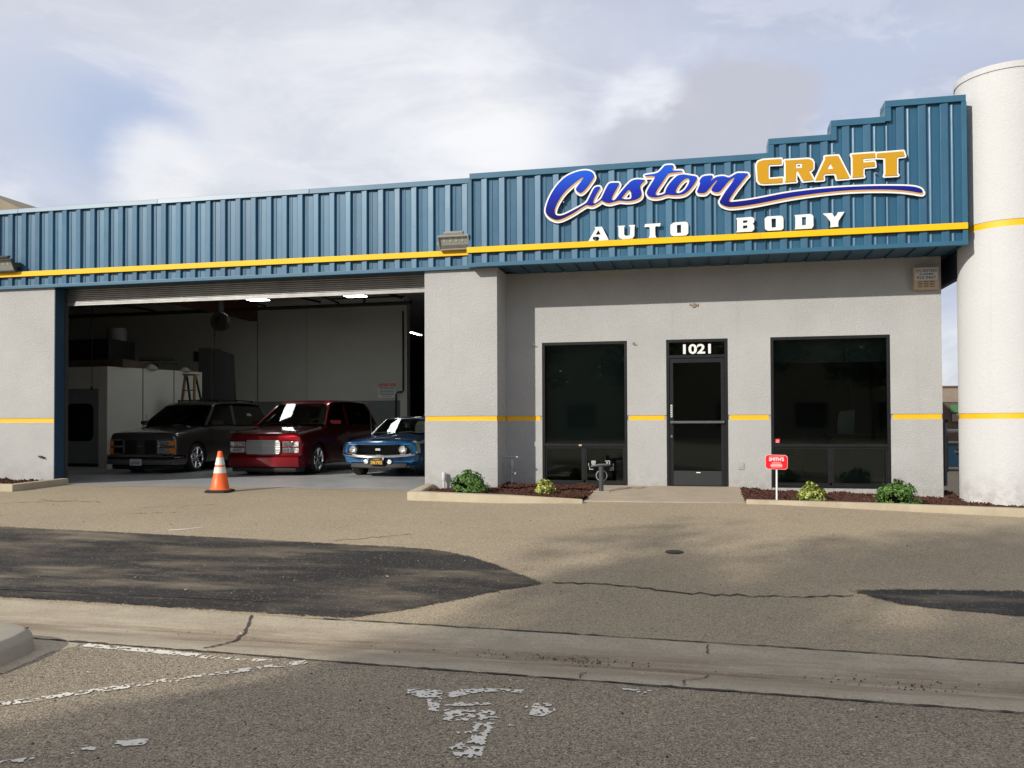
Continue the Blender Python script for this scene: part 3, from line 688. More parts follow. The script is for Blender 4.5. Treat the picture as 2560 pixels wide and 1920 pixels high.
G().box(-2.10, -2.05, .002, .0078, .672, .70).build('peeling_patch', 'alarm_tan', w1)
G().box(W1[0] + .05, W1[1] - .05, .212, .222, .70, 2.47).build('roller_shade', 'shade_dark', BLD)
G().box(W2[0] + .03, W2[1] - .03, .215, .30, 2.06, 2.745).build('window_valance', 'shade_dark', BLD)
G().box(2.06, W2[1] - .08, .088, .092, .078, .655).build('insect_screen', 'screen_gray', w2)
# door
g = G(); x0, x1 = DR
g.box(x0, x0 + .05, .004, .12, -.3, 2.48); g.box(x1 - .05, x1, .004, .12, -.3, 2.48); g.box(x0 + .05, x1 - .05, .004, .12, 2.432, 2.48); g.box(x0 + .05, x1 - .05, .004, .12, 2.165, 2.215)
fr = g.build('door_frame', 'alum_dark', BLD, bevel=.003)
G().box(x0 + .05, x1 - .05, .055, .061, 2.215, 2.432).build('pane', 'window_glass', fr)
text('1021', -.085, 2.245, .0535, .160, 'white_letter', fr, 'address_number', width=.46, bold=.03)
g = G(); a, b = x0 + .053, x1 - .053
g.box(a, a + .062, .018, .065, .006, 2.160); g.box(b - .062, b, .018, .065, .006, 2.160); g.box(a + .062, b - .062, .018, .065, 2.085, 2.160)
dr = g.build('door', 'alum_dark', BLD, bevel=.003)
G().box(a + .062, b - .062, .020, .063, .006, .255).build('kick_panel', 'door_bottom', dr, bevel=.003)
G().box(a + .062, b - .062, .036, .042, .255, 2.085).build('pane', 'window_glass', dr)
g = G(); g.box(a + .01, b - .01, -.030, -.012, 1.085, 1.099); g.box(a + .01, b - .01, -.030, -.012, 1.063, 1.077)
for q in (a + .03, b - .03): g.box(q - .012, q + .012, -.012, .018, 1.066, 1.096)
g.build('push_bar', 'steel', dr)
G().lathe([(.0, -.012), (.020, -.012), (.022, 0), (.022, .03)], (a + .03, .016, .84), 'y', 14).build('lock', 'steel', dr, smooth=30)
G().box(a + .016, a + .044, .012, .0178, 1.165, 1.375).build('handle_plate', 'plate_white', dr)
for k in range(5): G().box(a + .022, a + .038, .0105, .0118, 1.18 + k * .038, 1.20 + k * .038).build('plate_mark', 'black', dr)
G().box(-.11, -.04, .016, .0198, .222, .236).build('label', 'paper', dr)

# fascia sheets: ribs every 305 mm, seen one by one
PER = 0.305
def rib_profile(x0, n, y):
    pts = []
    for i in range(n):
        b = x0 + i * PER
        pts += [(b, y), (b + .012, y - .0), (b + .030, y - .008), (b + .046, y - .008), (b + .056, y), (b + .150, y + .001), (b + .164, y - .026), (b + .172, y - .032), (b + .262, y - .043), (b + .272, y - .041), (b + .286, y - .001)]
    pts.append((x0 + n * PER, y)); return pts
def sheet(x0, n, y, z0, z1, xmax=None, mat='fascia_blue'):
    p = rib_profile(x0, n, y)
    if xmax: p = [q for q in p if q[0] <= xmax]
    g = G(); j = random.uniform(-.004, .004)
    g.loft([[(q[0], q[1] + j * .3, z0) for q in p], [(q[0], q[1] + j, z1) for q in p]], False, False)
    o = g.build('metal_panel', mat, BLD, recalc=False)
    for k in range(n):                       # a screw beside each rib
        xx = x0 + k * PER + .298
        if not xmax or xx < xmax: SCREWS.append((xx, y - .002, z0 + .03)); SCREWS.append((xx, y - .002, z0 + .03 + .62))
    return o
SCREWS = []
FL, FS = -.715, -.870
x = -30.685
while x < -3.90: sheet(x, 3 if x + 3 * PER < -3.8 else 3, FL, 3.735, 5.20, -3.84); x += 3 * PER
steps = [(-3.80, 1.03, 5.277), (1.03, 1.955, 5.497), (1.955, 2.735, 5.708), (2.735, 3.86, 5.945)]
for a, b, zt in steps:
    x = a + (.03 if a == -3.80 else .0)
    while x < b - .06:
        n_ = min(3, max(1, int(round((b - x) / PER)))); sheet(x, n_, FS, 3.745, zt - .06, b - .005); x += n_ * PER
g = G()
for (x, y, z) in SCREWS: g.lathe([(.0, -.006), (.006, -.006), (.007, 0)], (x, y, z), 'y', 6)
o = g.build('screws', 'trim_blue', BLD); o['kind'] = 'stuff'
# backing behind the sheets (parapet body)
G().box(-31, -3.83, FL + .012, -.45, 3.735, 5.195).build('parapet', 'trim_blue', BLD)
g = G()
for a, b, zt in steps: g.box(a, b, FS + .012, FS + .30, 3.745, zt - .075)
g.build('parapet', 'trim_blue', BLD)
# coping, corner trims, flashing, yellow trim
x = -31.2
while x < -3.83:
    e = min(x + 3.05, -3.83); za = 5.165 + random.uniform(-.003, .003); ta = random.uniform(.016, .024); G().hexa([(x + .002, FL - .055, za), (e - .002, FL - .055, za), (e - .002, FL + .32, za), (x + .002, FL + .32, za), (x + .002, FL - .055 + ta, 5.257), (e - .002, FL - .055 + ta, 5.257), (e - .002, FL + .32, 5.257), (x + .002, FL + .32, 5.257)]).build('coping', 'trim_blue', BLD, bevel=.004); x = e
px = None
for a, b, zt in steps:
    segs = [(a, b)] if b - a < 3 else [(a, a + 2.4), (a + 2.4, b)]
    for (u, v) in segs: G().box(u + (0 if u == a else .002), v, FS - .055, FS + .32, zt - .095, zt).build('coping', 'trim_blue', BLD, bevel=.004)
    if a > -3.7: G().box(a - .004, a + .085, FS - .052, FS + .317, zt - .33 if a < 1.1 else zt - .31, zt - .096).build('corner_trim', 'trim_blue', BLD, bevel=.003)
G().box(-3.83, -3.765, FS - .050, FS + .16, 3.745, 5.18).build('corner_trim', 'trim_blue', BLD, bevel=.003)
G().box(3.800, 3.868, FS - .050, FS + .30, 3.745, 5.848).build('corner_trim', 'trim_blue', BLD, bevel=.003)
G().box(-31, -3.832, FL - .050, FL + .02, 3.700, 3.760).build('flashing', 'trim_blue', BLD, bevel=.004)
G().box(-3.832, 3.87, FS - .054, FS + .03, 3.700, 3.765).build('flashing', 'trim_blue', BLD, bevel=.004)
for u, v in ((-31, -13.0), (-13.0, -6.9), (-6.9, -3.832)): G().box(u, v - .003, FL - .070, FL - .037, 3.930, 4.025).build('yellow_trim', 'trim_yellow', BLD, bevel=.004)
for u, v in ((-3.846, .9), (.9, 3.866)): G().box(u, v - .003, FS - .074, FS - .038, 3.935, 4.030).build('yellow_trim', 'trim_yellow', BLD, bevel=.004)
# soffit boards under the sign fascia
x = -3.83
while x < 3.85:
    e = min(x + PER, 3.86); g = G(); y1 = -.001 if x > -3.5 else PF - .002
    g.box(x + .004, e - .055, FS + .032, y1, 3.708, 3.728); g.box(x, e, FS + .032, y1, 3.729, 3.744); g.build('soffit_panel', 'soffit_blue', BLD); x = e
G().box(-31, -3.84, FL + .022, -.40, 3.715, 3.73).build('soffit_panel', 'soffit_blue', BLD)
# side eave beyond the right corner
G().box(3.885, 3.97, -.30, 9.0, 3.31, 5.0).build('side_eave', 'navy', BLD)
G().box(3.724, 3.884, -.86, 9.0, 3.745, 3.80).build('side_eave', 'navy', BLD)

G().box(-3.83, 3.72, FS + .301, .45, 3.747, 3.77).build('soffit_light_block', 'soffit_blue', BLD)  # hidden board added to stop sky light leaking in above the soffit
# jamb and roll-up door
G().box(-12.113, -12.100, PF + .004, -.44, -.06, 3.72).build('door_jamb', 'jamb_blue', BLD)
G().box(-12.28, -12.085, -.438, -.36, -.06, 3.72).build('door_guide', 'pipe_dark', BLD)
G().box(-4.69, -4.62, -.398, -.34, -.06, 3.72).build('door_guide', 'pipe_dark', BLD)
rd = thing('roller_door', None, None); rd.parent = BLD
for k in range(8):
    z = 3.445 + k * .038; g = G()
    prof = [(-.395, z), (-.403, z + .008), (-.405, z + .019), (-.403, z + .030), (-.395, z + .0375)]
    g.loft([[(-12.08, p[0], p[1]) for p in prof], [(-4.68, p[0], p[1]) for p in prof]], False, False); g.build('slat', 'curtain_steel', rd, smooth=60, recalc=False)
g = G(); g.box(-12.08, -4.68, -.415, -.385, 3.390, 3.445); g.box(-12.08, -4.68, -.430, -.37, 3.384, 3.3895); g.build('bottom_bar', 'curtain_steel', rd, bevel=.004)
G().box(-12.3, -4.5, -.36, .25, 3.52, 3.9).build('door_hood', 'pipe_dark', BLD)

# garage interior
def fz(y): return -.062 - .045 * max(0, min(1, (y + .7) / 4.0))
g = G(); rows = [[(x, y, fz(y)) for x in (-12.2, -10, -8, -6.2, -4.6)] for y in (-.98, -.7, -.43)]
g.loft(rows, False, False); rows = [[(x, y, fz(y)) for x in (-22.2, -16, -12.2, -8, -4.6, -3.8)] for y in (-.43, 1.3, 3.3, 26)]
g.loft(rows, False, False); tag(g.build('garage_floor', 'garage_floor', recalc=False), kind='structure')
G().box(-30, -9.13, 11.0, 11.2, -.3, 5.2).build('back_wall', 'int_white', BLD)
G().box(-30, -9.14, 10.985, 10.9995, -.12, 1.79).build('wainscot', 'int_gray', BLD)
G().box(-14.385, -14.36, 10.97, 10.9995, 1.79, 4.46).build('wall_seam', 'int_gray', BLD)
G().box(-12.62, -12.61, 10.994, 10.9995, 1.79, 5.1).build('wall_seam', 'int_gray', BLD)
G().box(-9.36, -9.13, 10.90, 10.9845, -.12, 5.2).build('wall_end', 'int_white', BLD)
G().box(-22.3, -22.1, -.4, 26, -.3, 5.2).build('garage_side_wall', 'int_gray', BLD)
G().box(-3.95, -3.75, .25, 26, -.3, 5.2).build('garage_side_wall', 'int_gray', BLD)
G().box(-30, -3.4, 26, 26.2, -.3, 5.2).build('rear_wall', 'int_dark', BLD)
G().box(-30, -3.8, 25.5, 25.9, 2.3, 3.2).build('rear_band', 'int_blue', BLD)
G().box(-30, -3.7, -.44, 26.2, 5.1, 5.18).build('garage_ceiling', 'ceiling', BLD)
G().box(-14.62, -14.36, 1.0, 10.96, 4.46, 5.09).build('ceiling_beam', 'glulam', BLD)
G().box(-9.0, -3.96, 14.0, 14.3, 4.2, 5.09).build('ceiling_beam', 'glulam', BLD)
for k in range(7):
    G().box(-22, -3.96, 2.0 + k * 1.25, 2.10 + k * 1.25, 4.95, 5.095).build('ceiling_joist', 'ceiling', BLD)
# roof deck over everything, so the sky does not light the rooms
G().box(-31, 3.72, -.43, 26.2, 5.1855, 5.26 - .03).build('roof_deck', 'roof_gray', BLD)
# office behind the dark glass
G().box(-3.38, 3.52, 4.6, 4.8, -.3, 3.72).build('office_wall', 'int_white', BLD)
G().box(-3.74, -3.39, .21, 4.6, -.3, 3.72).build('office_wall', 'int_gray', BLD)
G().box(-3.39, 3.52, .21, 4.6, 2.75, 2.85).build('office_ceiling', 'int_dark', BLD)
G().box(-3.39, 3.52, .125, 4.6, -.31, -.012).build('office_floor', 'int_dark', BLD)
SCRIPT_WORD=[([(-1.809,5.188),(-1.733,5.163),(-1.693,5.113),(-1.696,5.066),(-1.753,4.985),(-1.829,4.886),(-1.896,4.831),(-1.929,4.826),(-1.962,4.845),(-1.995,4.882),(-1.989,4.905),(-1.943,4.969),(-1.885,5.041),(-1.864,5.068),(-1.885,5.081),(-1.942,5.052),(-2.057,4.967),(-2.191,4.852),(-2.288,4.715),(-2.342,4.604),(-2.349,4.537),(-2.328,4.488),(-2.27,4.471),(-2.193,4.481),(-2.04,4.548),(-1.926,4.603),(-1.823,4.656),(-1.802,4.685),(-1.754,4.777),(-1.706,4.869),(-1.683,4.9),(-1.64,4.914),(-1.602,4.909),(-1.591,4.894),(-1.617,4.854),(-1.679,4.754),(-1.712,4.68),(-1.708,4.642),(-1.679,4.64),(-1.623,4.675),(-1.58,4.71),(-1.556,4.755),(-1.509,4.856),(-1.461,4.94),(-1.424,4.959),(-1.303,4.954),(-1.284,4.943),(-1.322,4.872),(-1.397,4.746),(-1.416,4.69),(-1.388,4.67),(-1.351,4.682),(-1.294,4.758),(-1.21,4.856),(-1.135,4.935),(-1.08,4.977),(-1.005,4.991),(-0.895,4.976),(-0.866,4.966),(-0.904,4.939),(-0.948,4.895),(-0.956,4.849),(-0.933,4.792),(-0.932,4.726),(-0.97,4.682),(-1.063,4.65),(-1.174,4.646),(-1.286,4.666),(-1.323,4.657),(-1.379,4.646),(-1.444,4.631),(-1.51,4.644),(-1.557,4.671),(-1.575,4.689),(-1.623,4.651),(-1.698,4.613),(-1.746,4.605),(-1.793,4.617),(-1.821,4.628),(-1.926,4.57),(-2.04,4.5),(-2.174,4.437),(-2.27,4.407),(-2.338,4.408),(-2.424,4.451),(-2.482,4.507),(-2.499,4.555),(-2.486,4.641),(-2.442,4.762),(-2.364,4.901),(-2.267,5.019),(-2.152,5.116),(-1.999,5.172),(-1.885,5.191)],[[(-1.131,4.832),(-1.099,4.793),(-1.09,4.717),(-1.1,4.676),(-1.174,4.677),(-1.239,4.687),(-1.248,4.708),(-1.201,4.762),(-1.155,4.815)]]),([(-0.533,5.186),(-0.432,5.181),(-0.418,5.155),(-0.459,5.089),(-0.288,5.084),(-0.282,5.067),(-0.486,5.057),(-0.525,5.035),(-0.603,4.912),(-0.681,4.808),(-0.713,4.741),(-0.701,4.715),(-0.662,4.708),(-0.604,4.719),(-0.558,4.736),(-0.555,4.761),(-0.536,4.818),(-0.468,4.913),(-0.38,4.995),(-0.332,5.017),(-0.255,5.018),(-0.169,4.996),(-0.067,4.974),(-0.055,4.944),(-0.094,4.869),(-0.161,4.785),(-0.229,4.72),(-0.306,4.696),(-0.43,4.696),(-0.536,4.718),(-0.624,4.686),(-0.721,4.677),(-0.798,4.692),(-0.842,4.724),(-0.852,4.769),(-0.817,4.836),(-0.748,4.941),(-0.697,5.028),(-0.879,5.029),(-0.879,5.05),(-0.675,5.062),(-0.611,5.124),(-0.567,5.176)],[[(-0.189,4.953),(-0.172,4.923),(-0.19,4.855),(-0.248,4.771),(-0.315,4.726),(-0.373,4.724),(-0.394,4.745),(-0.387,4.789),(-0.333,4.874),(-0.266,4.939),(-0.218,4.957)]]),([(-0.023,4.893),(0.002,4.941),(0.04,4.972),(0.163,4.977),(0.182,4.966),(0.18,4.946),(0.141,4.871),(0.21,4.934),(0.276,4.953),(0.37,4.95),(0.428,4.912),(0.539,4.978),(0.576,4.985),(0.715,4.972),(0.724,4.952),(0.696,4.931),(0.631,4.85),(0.527,4.722),(0.437,4.587),(0.428,4.546),(0.46,4.532),(0.703,4.546),(0.898,4.569),(1.216,4.617),(1.483,4.642),(1.88,4.663),(2.271,4.662),(2.593,4.652),(2.911,4.632),(3.113,4.611),(3.213,4.574),(3.244,4.538),(3.238,4.507),(3.2,4.507),(3.075,4.542),(2.847,4.581),(2.528,4.604),(2.205,4.613),(1.879,4.603),(1.482,4.572),(1.215,4.54),(0.945,4.499),(0.898,4.491),(0.655,4.462),(0.441,4.454),(0.366,4.475),(0.301,4.512),(0.282,4.543),(0.301,4.58),(0.368,4.693),(0.462,4.813),(0.519,4.906),(0.508,4.92),(0.454,4.891),(0.397,4.837),(0.331,4.753),(0.283,4.703),(0.217,4.704),(0.166,4.728),(0.161,4.745),(0.19,4.801),(0.257,4.885),(0.26,4.902),(0.219,4.877),(0.143,4.785),(0.076,4.711),(0.038,4.699),(-0.052,4.709),(-0.062,4.73),(-0.047,4.768),(-0.009,4.853),(-0.018,4.878)],[])]
CRAFT={'C':([(0.951,5.16),(1.218,5.158),(1.222,5.079),(1.047,5.082),(1.026,5.067),(1.024,4.875),(1.045,4.856),(1.234,4.861),(1.236,4.787),(0.948,4.789),(0.896,4.804),(0.867,4.848),(0.855,5.093),(0.88,5.139)],[]),'R':([(1.274,5.131),(1.62,5.129),(1.67,5.109),(1.688,5.07),(1.685,4.979),(1.665,4.955),(1.625,4.944),(1.694,4.802),(1.544,4.793),(1.459,4.958),(1.437,4.957),(1.429,4.821),(1.442,4.794),(1.271,4.791),(1.285,4.831),(1.287,5.084)],[[(1.434,5.074),(1.527,5.071),(1.526,5.001),(1.433,4.999)]]),'A':([(1.864,5.148),(1.884,5.149),(2.054,5.148),(2.215,4.794),(2.035,4.791),(2.023,4.852),(2.002,4.882),(1.855,4.884),(1.831,4.855),(1.839,4.793),(1.718,4.792),(1.868,5.113)],[[(1.936,5.043),(1.982,4.954),(1.886,4.953)]]),'F':([(2.247,5.151),(2.58,5.152),(2.584,5.08),(2.409,5.081),(2.409,5.018),(2.571,5.02),(2.58,4.948),(2.424,4.945),(2.408,4.927),(2.407,4.833),(2.419,4.801),(2.253,4.799),(2.262,4.842),(2.262,5.106)],[]),'T':([(2.608,5.144),(2.98,5.15),(2.999,5.075),(2.903,5.071),(2.885,5.05),(2.883,4.821),(2.9,4.793),(2.713,4.793),(2.728,4.832),(2.727,5.052),(2.712,5.071),(2.605,5.081)],[])}
ABODY=[('A',[(-1.691,4.256),(-1.571,4.255),(-1.46,4.033),(-1.632,4.03),(-1.61,4.065),(-1.63,4.098),(-1.711,4.098),(-1.724,4.065),(-1.685,4.031),(-1.791,4.031),(-1.673,4.228)],[[(-1.63,4.203),(-1.59,4.13),(-1.675,4.128)]]),('U',[(-1.317,4.254),(-1.196,4.255),(-1.212,4.228),(-1.213,4.11),(-1.191,4.087),(-1.135,4.087),(-1.117,4.105),(-1.112,4.223),(-1.138,4.256),(-1.036,4.256),(-1.046,4.223),(-1.05,4.083),(-1.08,4.04),(-1.229,4.032),(-1.284,4.054),(-1.303,4.092),(-1.302,4.227)],[]),('T',[(-0.876,4.26),(-0.631,4.262),(-0.642,4.211),(-0.708,4.216),(-0.719,4.196),(-0.716,4.07),(-0.698,4.035),(-0.822,4.034),(-0.804,4.07),(-0.803,4.191),(-0.814,4.21),(-0.891,4.213)],[]),('O',[(-0.427,4.26),(-0.247,4.265),(-0.213,4.25),(-0.198,4.214),(-0.199,4.08),(-0.232,4.045),(-0.425,4.04),(-0.461,4.056),(-0.479,4.094),(-0.478,4.224)],[[(-0.377,4.218),(-0.312,4.22),(-0.309,4.091),(-0.374,4.089)]]),('B',[(0.539,4.278),(0.77,4.283),(0.805,4.263),(0.811,4.237),(0.808,4.196),(0.783,4.174),(0.807,4.151),(0.81,4.087),(0.772,4.053),(0.537,4.054),(0.55,4.083),(0.551,4.246)],[[(0.641,4.234),(0.707,4.236),(0.707,4.196),(0.64,4.194)],[(0.64,4.154),(0.706,4.156),(0.706,4.107),(0.639,4.107)]]),('O',[(1.004,4.277),(1.206,4.278),(1.237,4.257),(1.246,4.224),(1.246,4.081),(1.217,4.054),(1.016,4.053),(0.982,4.069),(0.97,4.102),(0.967,4.248)],[[(1.067,4.237),(1.134,4.239),(1.136,4.101),(1.071,4.098)]]),('D',[(1.411,4.275),(1.639,4.28),(1.673,4.264),(1.686,4.239),(1.687,4.092),(1.658,4.053),(1.411,4.055),(1.421,4.085),(1.422,4.251)],[[(1.519,4.237),(1.578,4.238),(1.579,4.112),(1.521,4.109)]]),('Y',[(1.827,4.275),(1.955,4.276),(1.965,4.258),(1.996,4.213),(2.033,4.25),(2.043,4.282),(2.137,4.285),(2.117,4.249),(2.051,4.149),(2.044,4.087),(2.052,4.063),(1.926,4.058),(1.937,4.085),(1.934,4.148),(1.876,4.228)],[])]
# ------------------------------------------------------------------ sign
def sign_layers(shapes, face_mat, root, grow=.027, shade=None, smooth=2, res=.006):
    loops = []
    for outer, holes in shapes:
        loops.append([chaikin([(p[0], p[1]) for p in outer], smooth)] + [chaikin([(p[0], p[1]) for p in h], smooth) for h in holes])
    allp = [p for L in loops for p in L[0]]
    x0, x1, z0, z1 = min(p[0] for p in allp) - .12, max(p[0] for p in allp) + .12, min(p[1] for p in allp) - .14, max(p[1] for p in allp) + .12
    X, Z = np.meshgrid(np.arange(x0, x1, res), np.arange(z0, z1, res)); D = np.full(X.shape, 9.0); DS = D.copy()
    for L in loops:
        d = sdf(L, X, Z); D = np.minimum(D, d)
        if shade:
            for t in (.33, .66, 1.0): DS = np.minimum(DS, sdf([[(p[0] + shade[0] * t, p[1] + shade[1] * t) for p in q] for q in L], X, Z))
    back = np.minimum(D, DS) - grow
    poly_mesh(contours(back, x0, z0, res), -.945, -.930, 'backing', 'white_letter', root)
    if shade: poly_mesh(contours(np.minimum(D, DS), x0, z0, res), -.9485, -.9455, 'shade_layer', 'tan_shade', root)
    for L in loops: poly_mesh(L, -.955, -.949, 'letter_face', face_mat, root)
SG = thing('shop_sign', 'large dimensional sign on the fascia reading Custom in blue script and CRAFT in gold capitals', 'sign')
sign_layers(SCRIPT_WORD, 'script_blue', SG, .026, (.014, -.030))
sign_layers([v for v in CRAFT.values()], 'gold', SG, .026, None, 0)
g = G()
for x, z in ((-2.2, 4.7), (-1.4, 4.75), (-.7, 4.8), (.2, 4.75), (1.2, 5.1), (2.0, 5.2), (2.6, 4.85), (1.5, 4.7)): g.tube([(x, -.9299, z), (x, -.885, z)], .012, 6)
g.build('standoff', 'steel', SG)
AB = thing('fascia_lettering', 'white raised capitals AUTO BODY standing above the yellow trim', 'sign')
for nm, outer, holes in ABODY:
    poly_mesh([outer] + holes, -.945, -.915, 'letter', 'white_letter', AB)

# ------------------------------------------------------------------ tower
cx, cy, cr = 4.58, -.36, .70
TW = thing('round_tower', 'tall round white stucco column with two yellow bands beside the sign', 'column', (cx, cy, 0))
def band(z0, z1, dr=.004):
    G().lathe([(cr - .03, z0), (cr - .012 + dr, z0), (cr - .012 + dr, z1), (cr - .03, z1)], n=96, cap=False).build('band', 'stripe_yellow', TW, smooth=40, recalc=True)
prof = [(cr + .0, -.20), (cr, SZ0 - .004), (cr - .02, SZ0 - .004), (cr - .02, SZ1 + .004), (cr, SZ1 + .004), (cr, 3.93), (cr - .02, 3.93), (cr - .02, 4.03), (cr, 4.03), (cr, 6.245)]
G().lathe(prof, n=96).build('shaft', 'wall_white', TW, smooth=40)
band(SZ0 - .003, SZ1 + .003); band(3.931, 4.029)
G().lathe([(cr - .2, 6.246), (cr + .014, 6.246), (cr + .014, 6.335), (cr - .2, 6.335)], n=96).build('cap', 'wall_white', TW, smooth=40)
G().lathe([(cr + .045, -.4), (cr + .045, -.215), (cr - .01, -.205)], n=64).build('footing', 'white_paint', TW, smooth=40)

# ------------------------------------------------------------------ fittings on the building
def flood(x, z, label, dark=False):
    t = thing('flood_light', label, 'flood light', (x, FL - .045, z), 0, 'flood lights on the fascia')
    m = 'lamp_dark' if dark else 'lamp_gray'
    # head tilted down and out; local -Y faces the lot
    a = R(28); ca, sa = math.cos(a), math.sin(a)
    def T(p):
        return (p[0], -.13 + p[1] * ca - p[2] * sa, p[1] * sa + p[2] * ca)
    w, h = .275, .125
    def hb(x0, x1, y0, y1, z0, z1): return [T((x0, y0, z0)), T((x1, y0, z0)), T((x1, y1, z0)), T((x0, y1, z0)), T((x0, y0, z1)), T((x1, y0, z1)), T((x1, y1, z1)), T((x0, y1, z1))]
    g = G(); g.hexa(hb(-w, w, -.03, .03, h - .024, h)); g.hexa(hb(-w, w, -.03, .03, -h, -h + .024)); g.hexa(hb(-w, -w + .024, -.03, .03, -h + .024, h - .024)); g.hexa(hb(w - .024, w, -.03, .03, -h + .024, h - .024))
    g.hexa(hb(-w + .02, w - .02, .03, .07, -h + .02, h - .005)); g.build('housing', m, t, bevel=.005)
    g = G(); g.hexa(hb(-w * .62, w * .62, .02, .10, h + .001, h + .045)); g.build('driver_box', m, t, bevel=.008)
    G().hexa(hb(-w + .026, w - .026, -.004, .001, -h + .026, h - .026)).build('lens', 'lamp_lens', t)
    G().hexa(hb(-w + .03, w - .03, -.012, -.0045, -h + .03, -h + .085)).build('reflector', 'lamp_lens' if dark else 'steel', t)
    for i in range(4):
        for j in range(2): G().hexa(hb(-.16 + i * .105 - .016, -.16 + i * .105 + .016, -.009, -.0045, .03 + j * .048 - .012, .03 + j * .048 + .012)).build('led_chip', 'led_chip', t)
    g = G(); g.box(-w - .012, -w - .002, -.14, .0, -.03, .03); g.box(w + .002, w + .012, -.14, .0, -.03, .03); g.box(-w - .012, w + .012, .0, .012, -.03, .03); g.build('bracket', m, t)
    return t
flood(-4.085, 4.135, 'gray LED flood light on the fascia just left of the sign')
flood(-13.13, 4.135, 'dark flood light at the far left end of the fascia', True)

ab = thing('alarm_box', 'tan alarm siren box with printed face under the soffit at the right corner', 'alarm box', (3.482, 0, 3.354))
G().box(-.188, .188, -.095, -.001, -.178, .178).build('case', 'alarm_tan', ab, bevel=.008)
G().box(-.165, .165, -.0975, -.0952, -.030, .160).build('face', 'alarm_face', ab)
text('SYLVESTERS', 0, .096, -.0985, .044, 'print_navy', ab, width=.31, bold=.012); text('ALARMS', 0, .050, -.0985, .030, 'print_navy', ab, width=.21, bold=.015); text('925-9457', 0, -.012, -.0985, .042, 'print_navy', ab, width=.28, bold=.015)
for i in range(3):
    for j in range(4): G().box(-.125 + i * .088, -.055 + i * .088, -.0968, -.0952, -.062 - j * .027, -.050 - j * .027).build('louver', 'brown_block', ab)
def hook(x, z, label):
    g = G(); g.box(-.022, .022, -.006, -.0005, -.03, .03); g.tube([(0, -.006, 0), (.01, -.05, -.01), (.03, -.06, .012)], .008, 6); g.tube([(0, -.006, 0), (0, -.045, .02)], .008, 6)
    o = g.build('wall_hook', 'pipe_gray', None); o.location = (x, 0, z); tag(o, label, 'hook', 'small hooks screwed to the wall')
hook(-2.90, 2.45, 'small gray hook on the shaded wall left of the narrow window'); hook(-1.158, 2.437, 'small gray hook on the sunlit wall right of the narrow window')
g = G(); g.lathe([(.0, -.012), (.03, -.014), (.042, -.006), (.045, -.0005)], (0, 0, 0), 'y', 9); g.box(.045, .075, -.010, -.0005, -.02, .03); g.box(-.075, -.05, -.008, -.0005, .0, .035)
o = g.build('wall_scar', 'brown_tile', None); o.location = (-.127, 0, 3.049); tag(o, 'chipped brown patch on the stucco above the door', 'wall scar')
o = G().box(-.045, .045, -.012, -.0005, -.06, .06).build('outlet_cover', 'wall_gray', None, bevel=.004); o.location = (.623, 0, .346); tag(o, 'painted blank outlet cover on the wall right of the door', 'cover plate')
g = G(); g.box(-.06, .01, -.03, -.0005, -.012, .02); g.box(.0, .07, -.02, -.0005, -.03, .0); g.tube([(.0, -.03, .0), (.06, -.06, -.015)], .01, 6)
o = g.build('broken_bracket', 'pipe_dark', None); o.location = (-12.376, PF, .46); tag(o, 'broken dark metal bracket low on the left pier', 'bracket')

# ------------------------------------------------------------------ planting beds
def curb(pts_in, pts_out, ztop, zbase, name, label, mat='curb_concrete', closed=False, bev=.02):
    """pts_in / pts_out: inner and outer line; ztop, zbase per point"""
    g = G(); rings = []
    for (a, b, zt, zb) in zip(pts_in, pts_out, ztop, zbase):
        rings.append([(a[0], a[1], zb - .25), (b[0], b[1], zb - .25), (b[0], b[1], zt), (a[0], a[1], zt)])
    g.loft(rings, True, True); o = g.build(name, mat, None, bevel=bev, smooth=40); tag(o, label, 'curb'); return o
curb([(-11.93, -.705), (-11.93, -1.90), (-20, -1.72)], [(-11.775, -.705), (-11.775, -2.06), (-20, -1.88)], [.055, .035, .035], [-.06, -.09, -.09], 'planter_curb', 'concrete curb round the mulch bed at the foot of the left pier')
curb([(-4.50, -.72), (-4.28, -2.08), (-2.9, -2.20), (-1.95, -2.22), (-1.722, -2.235)], [(-4.66, -.72), (-4.44, -2.26), (-2.93, -2.40), (-1.95, -2.30), (-1.722, -2.29)], [.04, .028, .008, -.03, -.04], [-.06, -.09, -.09, -.09, -.09], 'planter_curb', 'tapering tan curb in front of the pier bed, left of the entry step')
curb([(.602, -1.93), (2.4, -1.94), (4.3, -1.96), (9, -1.99)], [(.602, -2.06), (2.4, -2.10), (4.3, -2.12), (9, -2.15)], [-.03, -.05, -.09, -.17], [-.09, -.14, -.20, -.3], 'planter_curb', 'long tan curb along the mulch bed below the wide window')
